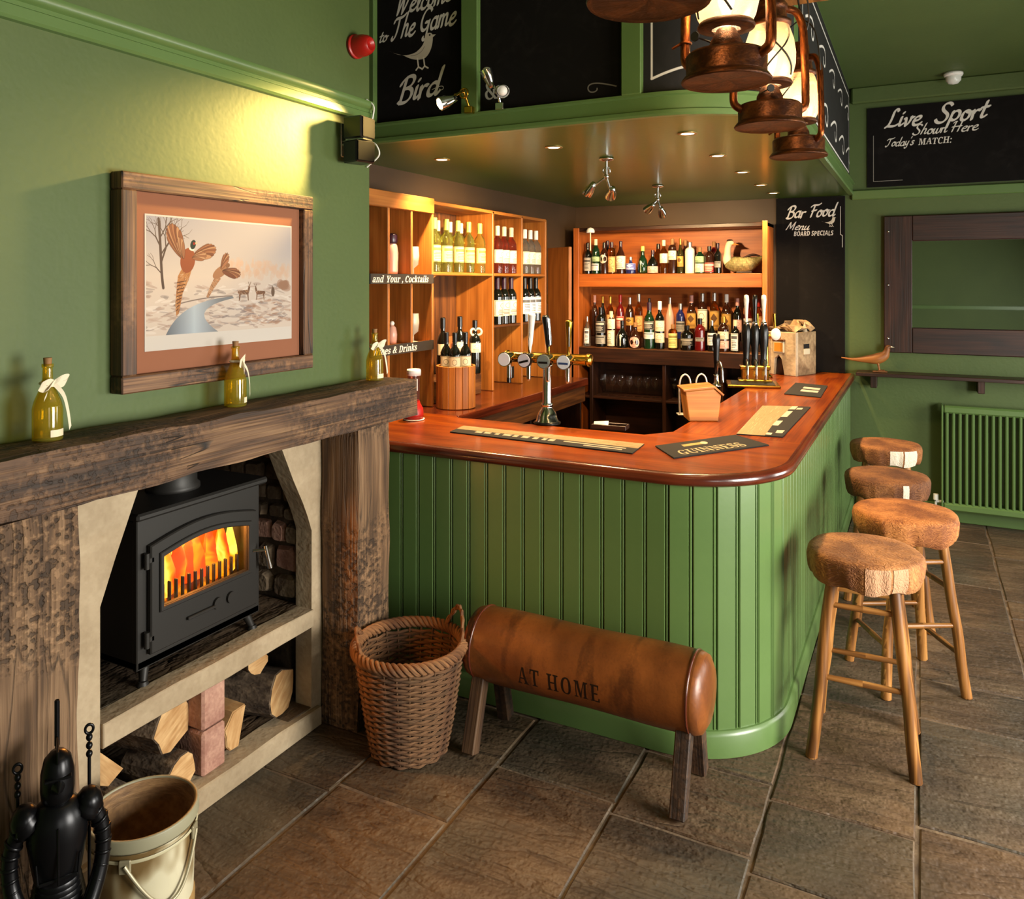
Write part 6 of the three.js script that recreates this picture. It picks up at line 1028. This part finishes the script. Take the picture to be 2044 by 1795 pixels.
{ // red collecting tin
  const p = onY(826, 838, COUNTER), h = thing('collecting_tin', 'red based clear collecting tube with white cap on the bar', 'collection box', [p[0], CT, p[2]]);
  part('red_base', lathe([[0, 0.006], [0.05, 0.006], [0.05, 0.03], [0.047, 0.06], [0.034, 0.082], [0.028, 0.1], [0, 0.1]], 28), M.red, h); part('foot_disc', lathe([[0, 0], [0.055, 0], [0.055, 0.006], [0, 0.006]], 28), M.white, h);
  part('clear_tube', new THREE.CylinderGeometry(0.03, 0.03, 0.13, 24, 1, true), clearGlass(0xd9b0a4, { thickness: 0 }), h, [0, 0.165, 0]); part('white_cap', lathe([[0, 0.26], [0.034, 0.258], [0.037, 0.25], [0.036, 0.226], [0, 0.226]], 24), M.white, h);
  part('paper_label', new THREE.CylinderGeometry(0.0306, 0.0306, 0.06, 18, 1, true, 0, 1.3), LB.white, h, [0, 0.18, 0]);
}
{ // stave barrel and dark wine bottles
  const p = onY(904, 812, COUNTER), r = 0.104, hgt = 0.235, h = thing('stave_tub', 'pale wooden stave tub on the bar in front of the dark wine bottles', 'tub', [p[0] + 0.02, CT, p[2]]);
  const staveA = textured(T.pine, 0.0006, { roughness: 0.5, color: new THREE.Color(1.3, 1.15, 0.95) }), staveB = textured(T.pine, 0.0006, { roughness: 0.5, color: new THREE.Color(1.05, 0.9, 0.72) });
  const N = 18; for (let i = 0; i < N; i++) { const a = i / N * TAU; part('stave', wbox(TAU * r / N * 0.985, hgt, 0.012, 'y', 0.002), i % 3 ? staveA : staveB, h, [Math.sin(a) * r, hgt / 2, Math.cos(a) * r], [0, a, 0]); }
  part('tub_floor', at(new THREE.CylinderGeometry(r - 0.006, r - 0.006, 0.015, 28), 0, 0.1, 0), M.oak, h);
  const w = [[-0.045, 0.03], [0.02, 0.045], [0.045, -0.03]]; w.forEach(([x, z]) => bottle('wine_bottle', 'black wine bottle with cream label standing in the wooden tub', [p[0] + 0.02 + x, CT + 0.109, p[2] + z], 0.5, { h: 0.31, r: 0.033, labels: [[0.28, 0.58, LB.cream, 0.4]] }, 'bottles in the tub'));
  for (const [px, top, lb, x] of [[884, 616, 'black wine bottle with square cream label standing behind the tub', -2.5], [918, 612, 'tall black wine bottle with small cream label standing behind the tub', -2.5], [948, 640, 'black wine bottle with white bow standing behind the tub', -2.48]]) { const q = onX(px, top, x); const b = bottle('wine_bottle', lb, [x, CT + 0.13, q[2]], 0.9, { h: Math.min(0.36, q[1] - CT - 0.13), r: 0.037, labels: [[0.4, 0.58, LB.cream, 0.4]] }, 'bottles behind the tub'); if (px === 948) part('bow', [at(new THREE.TorusGeometry(0.02, 0.008, 6, 14), -0.018, 0.26, 0.012, 0, 0.4, 0.5), at(new THREE.TorusGeometry(0.02, 0.008, 6, 14), 0.018, 0.26, 0.012, 0, -0.4, -0.5)], M.cream, b); }
  single('wooden_crate', [ext(-2.68, -2.46, CT, CT + 0.13, -3.86, -4.36, 'z', 0.004)], M.oak, 'plain oak box under the dark wine bottles behind the tub', 'box');
  const q2 = onX(905, 640, -2.66); single('terracotta_box', [at(cbox(0.03, 0.22, 0.17, 0.004), -2.705, CT + 0.24, q2[2])], std({ color: 0xb5622f, roughness: 0.7 }), 'orange card box leaning behind the black wine bottles', 'box');
}
// bar runners and mats
function mat(label, corners, tex, thick = 0.005) {   // four floor-plan corners, first two the edge nearest the customer
  const t = thing('bar_runner', label, 'bar mat'), y = COUNTER;
  part('rubber_base', slabXZ(corners, y + 0.0005, y + thick, 0.001), M.blackMatt, t);
  const [A, B, C, D] = corners, Y = y + thick + 0.0006, g = new THREE.BufferGeometry();
  g.setAttribute('position', new THREE.Float32BufferAttribute([[A, B, C], [A, C, D]].flat().flatMap(([x, z]) => [x, Y, z]), 3)); g.setAttribute('uv', new THREE.Float32BufferAttribute([0, 0, 1, 0, 1, 1, 0, 0, 1, 1, 0, 1], 2)); g.computeVertexNormals();
  part('printed_face', g, std({ map: tex, roughness: 0.85, color: new THREE.Color(0.62, 0.58, 0.54) }), t).userData.label = 'printed cloth face';
}
{
  const Q = (x, y) => { const p = onY(x, y, COUNTER + 0.005); return [p[0], p[2]]; };
  const smear = (c, W, y0, y1, col, q, n) => { c.fillStyle = col; for (let i = 0; i < n; i++) { c.globalAlpha = 0.2 + q() * 0.4; c.fillRect(q() * W, y0 + q() * (y1 - y0), 10 + q() * 70, 2 + q() * 6); } c.globalAlpha = 1; };
  mat('long cloth bar runner with tan upper band along the bar front', [Q(898, 862), Q(1262, 905), Q(1286, 886), Q(925, 850)], canvasTex(1024, 160, (c, W, H) => { const q = rng(3); c.fillStyle = '#191512'; c.fillRect(0, 0, W, H); c.fillStyle = '#b09a72'; c.fillRect(0, 0, W, H * 0.52); smear(c, W, 0, H * 0.5, '#8d7348', q, 60); smear(c, W, 0, H * 0.5, '#e3d2ac', q, 50); c.fillStyle = '#cfc6b2'; let x = 130; while (x < 560) { const w = 14 + q() * 34; c.fillRect(x, H * 0.56, w, H * 0.2); x += w + 10 + q() * 16; } c.fillRect(640, H * 0.6, 330, H * 0.08); c.fillRect(760, H * 0.76, 200, H * 0.08); }));
  mat('black angled bar mat with cream lettering at the bar corner', [Q(1345, 914), Q(1535, 888), Q(1468, 868), Q(1308, 890)], canvasTex(640, 240, (c, W, H) => { c.fillStyle = '#15120f'; c.fillRect(0, 0, W, H); c.fillStyle = '#d8cba4'; c.font = 'bold 104px serif'; c.save(); c.translate(70, H * 0.88); c.transform(0.82, 0, 0, 1, 0, 0); c.fillText('GUINNESS', 0, 0); c.restore(); c.fillStyle = '#c9b26a'; c.fillRect(W * 0.26, H * 0.2, W * 0.24, H * 0.16); c.fillStyle = '#e2d9bd'; c.beginPath(); c.arc(W * 0.52, H * 0.28, 26, 0, TAU); c.fill(); }));
  mat('cloth bar runner half tan half black along the side counter', [Q(1562, 872), Q(1618, 812), Q(1522, 810), Q(1470, 866)], canvasTex(640, 420, (c, W, H) => { const q = rng(9); c.fillStyle = '#1c1815'; c.fillRect(0, 0, W, H); c.fillStyle = '#b89f78'; c.fillRect(0, 0, W, H * 0.62); smear(c, W, 0, H * 0.6, '#a9885c', q, 110); smear(c, W, 0, H * 0.6, '#efdcb8', q, 70); c.fillStyle = '#e9e2d0'; for (const x of [20, 200, 380, 440, 560]) c.fillRect(x, H * 0.62, 110 * q() + 30, H * 0.12); c.fillRect(60, H * 0.8, 50, H * 0.14); c.fillRect(560, H * 0.76, 40, H * 0.12); }));
  mat('black bar mat with white bars near the cottage', [Q(1638, 793), Q(1652, 770), Q(1588, 764), Q(1565, 786)], canvasTex(256, 256, (c, W, H) => { c.fillStyle = '#151312'; c.fillRect(0, 0, W, H); c.fillStyle = '#dcd9d2'; c.fillRect(W * 0.3, H * 0.35, W * 0.16, H * 0.5); c.fillRect(W * 0.54, H * 0.35, W * 0.16, H * 0.5); }));
  const p = onY(1218, 856, COUNTER), t = thing('coaster_tray', 'small dark tray holding a white card behind the bar runner', 'tray', [p[0], CT, p[2]], 0.1);
  part('tray', [ext(-0.085, 0.085, 0, 0.006, -0.035, 0.035, 'x', 0.002), ext(-0.085, 0.085, 0, 0.022, -0.038, -0.032, 'x', 0.002), ext(-0.085, 0.085, 0, 0.022, 0.032, 0.038, 'x', 0.002), ext(-0.085, -0.079, 0, 0.022, -0.035, 0.035, 'z', 0.002), ext(0.079, 0.085, 0, 0.022, -0.035, 0.035, 'z', 0.002)], M.darkwood, t);
  part('card', at(cbox(0.07, 0.003, 0.05, 0.0005), -0.045, 0.02, 0.0, 0.3, 0.2, 0), M.white, t);
}
{ // small white lamp on the end of the back bar
  const p = onZ(1179, 460, -6.2), l = thing('clip_lamp', 'small white dome lamp clipped to the top edge of the back bar', 'lamp', [p[0], p[1], -6.195]);
  part('lamp_clip', ext(-0.015, 0.015, -0.02, 0.014, -0.05, -0.02, 'x'), M.white, l); part('lamp_stem', [rod([0, -0.17, 0], [0, 0, 0], 0.005), rod([0, 0, -0.03], [0, 0, 0], 0.006)], M.cream, l); part('lamp_dome', lathe([[0.036, -0.02], [0.034, 0.0], [0.022, 0.018], [0, 0.024]], 20), M.white, l);
}
// glassware and bar tools on the pigeonhole shelves
{
  const gob = lathe([[0, 0], [0.03, 0.0], [0.03, 0.004], [0.006, 0.01], [0.006, 0.04], [0.03, 0.06], [0.036, 0.11], [0.032, 0.16], [0.03, 0.16], [0.033, 0.11], [0.026, 0.064], [0, 0.05]], 20), frost = std({ color: 0xe6e0d0, roughness: 0.3, transmission: 0.6, thickness: 0 });
  for (const [px, y, l] of [[832, 1.78, 'hurricane cocktail glass on the upper pigeonhole shelf'], [833, 1.41, 'hurricane cocktail glass on the lower pigeonhole shelf']]) { const z = -3.655; const g = single('cocktail_glass', gob, frost, l, 'glass', [-2.5, y, z]); g.userData.group = 'cocktail glasses'; }
  const z = onX(782, 500, -2.54)[2], s = thing('cocktail_bottle', 'pink bottle with dark cap tilted on the upper pigeonhole shelf', 'bottle', [-2.54, 1.782, z], PI / 2);
  part('pink_body', lathe([[0, 0], [0.03, 0], [0.034, 0.02], [0.036, 0.12], [0.03, 0.16], [0.016, 0.18], [0, 0.18]], 20), G.pinkish, s); part('dark_cap', lathe([[0.02, 0.165], [0.03, 0.18], [0.03, 0.215], [0.02, 0.225], [0, 0.226]], 18), CAP.purple, s);
  const z2 = onX(776, 500, -2.53)[2], b = thing('small_pink_bottle', 'small pink bottle with round stopper on the lower pigeonhole shelf', 'bottle', [-2.53, 1.411, z2 - 0.03], PI / 2); part('pink_body', lathe([[0, 0], [0.024, 0], [0.027, 0.05], [0.022, 0.085], [0.01, 0.1], [0, 0.1]], 18), G.pinkish, b); part('stopper', at(new THREE.SphereGeometry(0.013, 12, 10), 0, 0.11, 0), M.white, b);
}
// ------------------------------------------------------------------ birds
function loft(pts, n = 40, rad = 18) {   // [x, y, half width z, half height]; bird lies in the xy plane
  const c = new THREE.CatmullRomCurve3(pts.map((p) => new THREE.Vector3(p[0], p[1], 0))), w = new THREE.CatmullRomCurve3(pts.map((p) => new THREE.Vector3(p[2], p[3], 0))), pos = [], idx = [], uv = [];
  for (let i = 0; i <= n; i++) { const t = i / n, P = c.getPoint(t), T0 = c.getTangent(t), q = w.getPoint(t), N = [-T0.y, T0.x]; for (let k = 0; k <= rad; k++) { const a = k / rad * TAU; pos.push(P.x + N[0] * Math.cos(a) * q.y, P.y + N[1] * Math.cos(a) * q.y, Math.sin(a) * q.x); uv.push(t * 0.3, k / rad * 0.2); } }
  for (let i = 0; i < n; i++) for (let k = 0; k < rad; k++) { const A = i * (rad + 1) + k, B = A + rad + 1; idx.push(A, B, A + 1, A + 1, B, B + 1); }
  const g = new THREE.BufferGeometry(); g.setAttribute('position', new THREE.Float32BufferAttribute(pos, 3)); g.setAttribute('uv', new THREE.Float32BufferAttribute(uv, 2)); g.setIndex(idx); g.computeVertexNormals(); return g;
}
{
  const feather = makeTex(128, 128, 0.12, 0.12, (u, v) => { const a = fbm(u * 14, v * 14, 3, 14, 14), b = Math.abs(Math.sin(u * 40)) * Math.abs(Math.sin(v * 40)); return [...mix3(hex(0x5d5630), hex(0x9c9160), clamp(a * 1.2 - 0.1 + (b - 0.5) * 0.3)), a]; });
  const p = onZ(1470, 545, -6.38), g = thing('goose_ornament', 'carved goose decoy with white neck on the upper back bar shelf', 'ornament', [p[0] + 0.035, 1.812, -6.38], 0.0);
  const body = textured(feather, 0.002, { roughness: 0.75 });
  part('goose_body', loft([[-0.1, 0.1, 0.012, 0.012], [-0.09, 0.085, 0.045, 0.05], [-0.03, 0.068, 0.07, 0.062], [0.06, 0.07, 0.072, 0.06], [0.12, 0.095, 0.045, 0.036], [0.165, 0.125, 0.012, 0.012]]), body, g);
  const nk = part('goose_neck', loft([[-0.085, 0.045, 0.02, 0.02], [-0.105, 0.1, 0.034, 0.036], [-0.105, 0.16, 0.024, 0.026], [-0.1, 0.21, 0.022, 0.024], [-0.085, 0.24, 0.024, 0.024], [-0.055, 0.235, 0.012, 0.012]]), M.cream, g); nk.userData.label = 'white neck and head';
  part('goose_beak', at(new THREE.ConeGeometry(0.014, 0.05, 12), -0.04, 0.228, 0, 0, 0, -PI / 2 - 0.2), std({ color: 0xc77a2e, roughness: 0.5 }), g); part('goose_crown', at(new THREE.SphereGeometry(0.02, 14, 10).scale(1.2, 0.6, 1), -0.088, 0.258, 0), std({ color: 0x3a2416, roughness: 0.7 }), g);
  part('goose_tail', loft([[0.02, 0.118, 0.03, 0.008], [0.08, 0.142, 0.032, 0.01], [0.13, 0.136, 0.02, 0.008], [0.17, 0.11, 0.004, 0.004]]), std({ color: 0x3b211a, roughness: 0.7 }), g); part('goose_stand', at(cbox(0.12, 0.016, 0.07), 0.03, 0.008, 0), M.darkwood, g);
  // wooden pheasant on the wall shelf
  const q = onZ(1752, 742, -6.49), f = thing('pheasant_ornament', 'small carved pheasant with long tail on the wall shelf', 'ornament', [q[0], 1.072, -6.49], 0.05);
  const bm = std({ map: T.stool.map, roughness: 0.55, color: new THREE.Color(1.05, 0.9, 0.75) });
  part('bird_body', loft([[-0.25, 0.098, 0.004, 0.004], [-0.16, 0.088, 0.014, 0.012], [-0.07, 0.092, 0.03, 0.028], [0.0, 0.1, 0.042, 0.04], [0.045, 0.125, 0.034, 0.034], [0.062, 0.16, 0.02, 0.02], [0.07, 0.185, 0.019, 0.018], [0.088, 0.19, 0.008, 0.008]]), bm, f);
  part('bird_beak', at(new THREE.ConeGeometry(0.007, 0.028, 10), 0.1, 0.188, 0, 0, 0, -PI / 2 - 0.2), M.cream, f);
  for (const z of [-0.015, 0.015]) part('bird_leg', [rod([0.0, 0.075, z], [0.012, 0.014, z], 0.009, 0.006), at(cbox(0.045, 0.008, 0.02, 0.002), 0.026, 0.012, z)], bm, f);
  part('bird_base', at(cbox(0.1, 0.01, 0.06, 0.002), 0.015, 0.005, 0), M.stool, f);
}
// ------------------------------------------------------------------ back wall: shelf, mirror, radiator, detector
{
  const s = thing('wall_shelf', 'long narrow dark wooden shelf on brackets below the mirror', 'shelf');
  part('shelf_board', ext(-0.42, 1.6, 1.045, 1.071, WALL_B + 0.001, WALL_B + 0.2, 'x', 0.003), M.darkwood, s);
  for (const px of [1744, 1958]) { const x = onZ(px, 770, -6.5)[0]; part('bracket', ext(x - 0.022, x + 0.022, 0.955, 1.045, WALL_B + 0.001, WALL_B + 0.14, 'y', 0.004), M.darkwood, s); }
  const m = thing('wall_mirror', 'large mirror in a wide dark wooden frame above the wall shelf', 'mirror', [0, 0, WALL_B]);
  const x0 = onZ(1764, 550, WALL_B + 0.05)[0], x1 = 1.15, y0 = 1.215, y1 = 2.235, fw = 0.19;
  for (const [a, b, c, d, ax] of [[x0, x0 + fw, y0, y1, 'y'], [x1 - fw, x1, y0, y1, 'y'], [x0 + fw, x1 - fw, y1 - fw, y1, 'x'], [x0 + fw, x1 - fw, y0, y0 + fw, 'x']]) part('frame_rail', ext(a, b, c, d, 0.002, 0.045, ax, 0.006), M.mirrorFrame, m);
  part('mirror_glass', ext(x0 + fw - 0.01, x1 - fw + 0.01, y0 + fw - 0.01, y1 - fw + 0.01, 0.012, 0.018, 'x', 0.001), std({ color: 0xd7dcd8, roughness: 0.02, metalness: 1 }), m);
  for (const y of [1.32, 1.72, 2.12]) part('frame_stud', at(new THREE.SphereGeometry(0.009, 10, 8), x0 + 0.03, y, 0.045), M.chrome, m);
  const r = thing('radiator', 'green painted column radiator under the wall shelf', 'radiator', [0, 0, WALL_B]);
  const rx = onZ(1884, 900, -6.46)[0], n = 27, pitch = 0.0405;
  for (let i = 0; i < n; i++) part('column', at(cbox(0.02, 0.66, 0.05, 0.007), rx + 0.02 + i * pitch, 0.485, 0.12), M.glossLit, r);
  part('back_panel', ext(rx, rx + n * pitch, 0.15, 0.82, 0.06, 0.09, 'x', 0.004), M.glossLit, r); for (const y of [0.135, 0.83]) part('header_tube', ext(rx - 0.005, rx + n * pitch + 0.005, y - 0.028, y + 0.028, 0.07, 0.15, 'x', 0.012), M.glossLit, r);
  part('end_plate', ext(rx - 0.016, rx - 0.004, 0.11, 0.86, 0.02, 0.15, 'y', 0.003), M.glossLit, r); part('valve', [rod([rx - 0.05, 0.16, 0.11], [rx, 0.16, 0.11], 0.01), rod([rx - 0.05, 0.0, 0.11], [rx - 0.05, 0.16, 0.11], 0.008), at(new THREE.CylinderGeometry(0.017, 0.017, 0.04, 14), rx - 0.05, 0.19, 0.11)], M.white, r);
  part('wall_bracket', [ext(rx + 0.1, rx + 0.13, 0.3, 0.5, 0, 0.06, 'y'), ext(rx + 0.8, rx + 0.83, 0.3, 0.5, 0, 0.06, 'y')], M.glossLit, r);
  const d = onY(1903, 150, CEIL - 0.02), sd = thing('smoke_detector', 'white dome smoke detector on the dark ceiling', 'detector', [d[0], CEIL, Math.max(d[2], WALL_B + 0.15)]);
  part('detector_base', lathe([[0, 0], [0.062, 0], [0.062, -0.018], [0.055, -0.03], [0, -0.03]], 28), M.white, sd); part('detector_dome', lathe([[0.05, -0.03], [0.048, -0.06], [0.03, -0.08], [0, -0.086]], 24), std({ color: 0xd8dad2, roughness: 0.25 }), sd);
}
// ------------------------------------------------------------------ wall end: alarm, speaker, cable
{
  const a = onX(706, 94, WALL_L), s = thing('alarm_sounder', 'red fire alarm sounder high on the green wall', 'alarm', [WALL_L, a[1], a[2]]);
  part('alarm_base', at(lathe([[0, 0], [0.05, 0], [0.05, 0.02], [0, 0.02]], 28), 0, 0, 0, 0, 0, -PI / 2), M.red, s); part('alarm_cone', at(lathe([[0.046, 0.02], [0.046, 0.05], [0.04, 0.075], [0.03, 0.09], [0.022, 0.092], [0.014, 0.08], [0, 0.08]], 28), 0, 0, 0, 0, 0, -PI / 2), M.red, s);
  const p = onX(700, 290, WALL_L), q = thing('cube_speaker', 'pair of small black cube speakers stacked on a wall bracket', 'speaker', [WALL_L, 0, -2.588]);
  const g = std({ color: 0x070707, roughness: 1, specularIntensity: 0.2 });
  [[2.372, 0.05], [2.275, -0.25]].forEach(([y, t]) => { part('speaker_box', at(cbox(0.09, 0.09, 0.095, 0.006), 0.085, y, 0, 0, t, 0), M.black, q); part('speaker_grille', at(cbox(0.006, 0.08, 0.085, 0.002), 0.085 + 0.047 * Math.cos(t), y, -0.047 * Math.sin(t), 0, t, 0), g, q); });
  part('bracket', [ext(0, 0.012, 2.26, 2.4, -0.02, 0.02, 'y'), rod([0.0, 2.325, 0], [0.07, 2.325, 0], 0.008), ext(0.04, 0.13, 2.3215, 2.3285, -0.03, 0.03, 'x', 0.001)], M.chrome, q);
  single('speaker_cable', tube([[-2.112, 2.53, -2.74], [-2.08, 2.5, -2.745], [-2.084, 2.44, -2.742], [-2.1, 2.36, -2.745], [-2.06, 2.328, -2.74], [-2.05, 2.29, -2.745], [-2.112, 2.24, -2.742]], 0.0035, 60, 6), M.white, 'white cable looping past the cube speakers at the wall end', 'cable');
}
renderer.render(scene, camera);
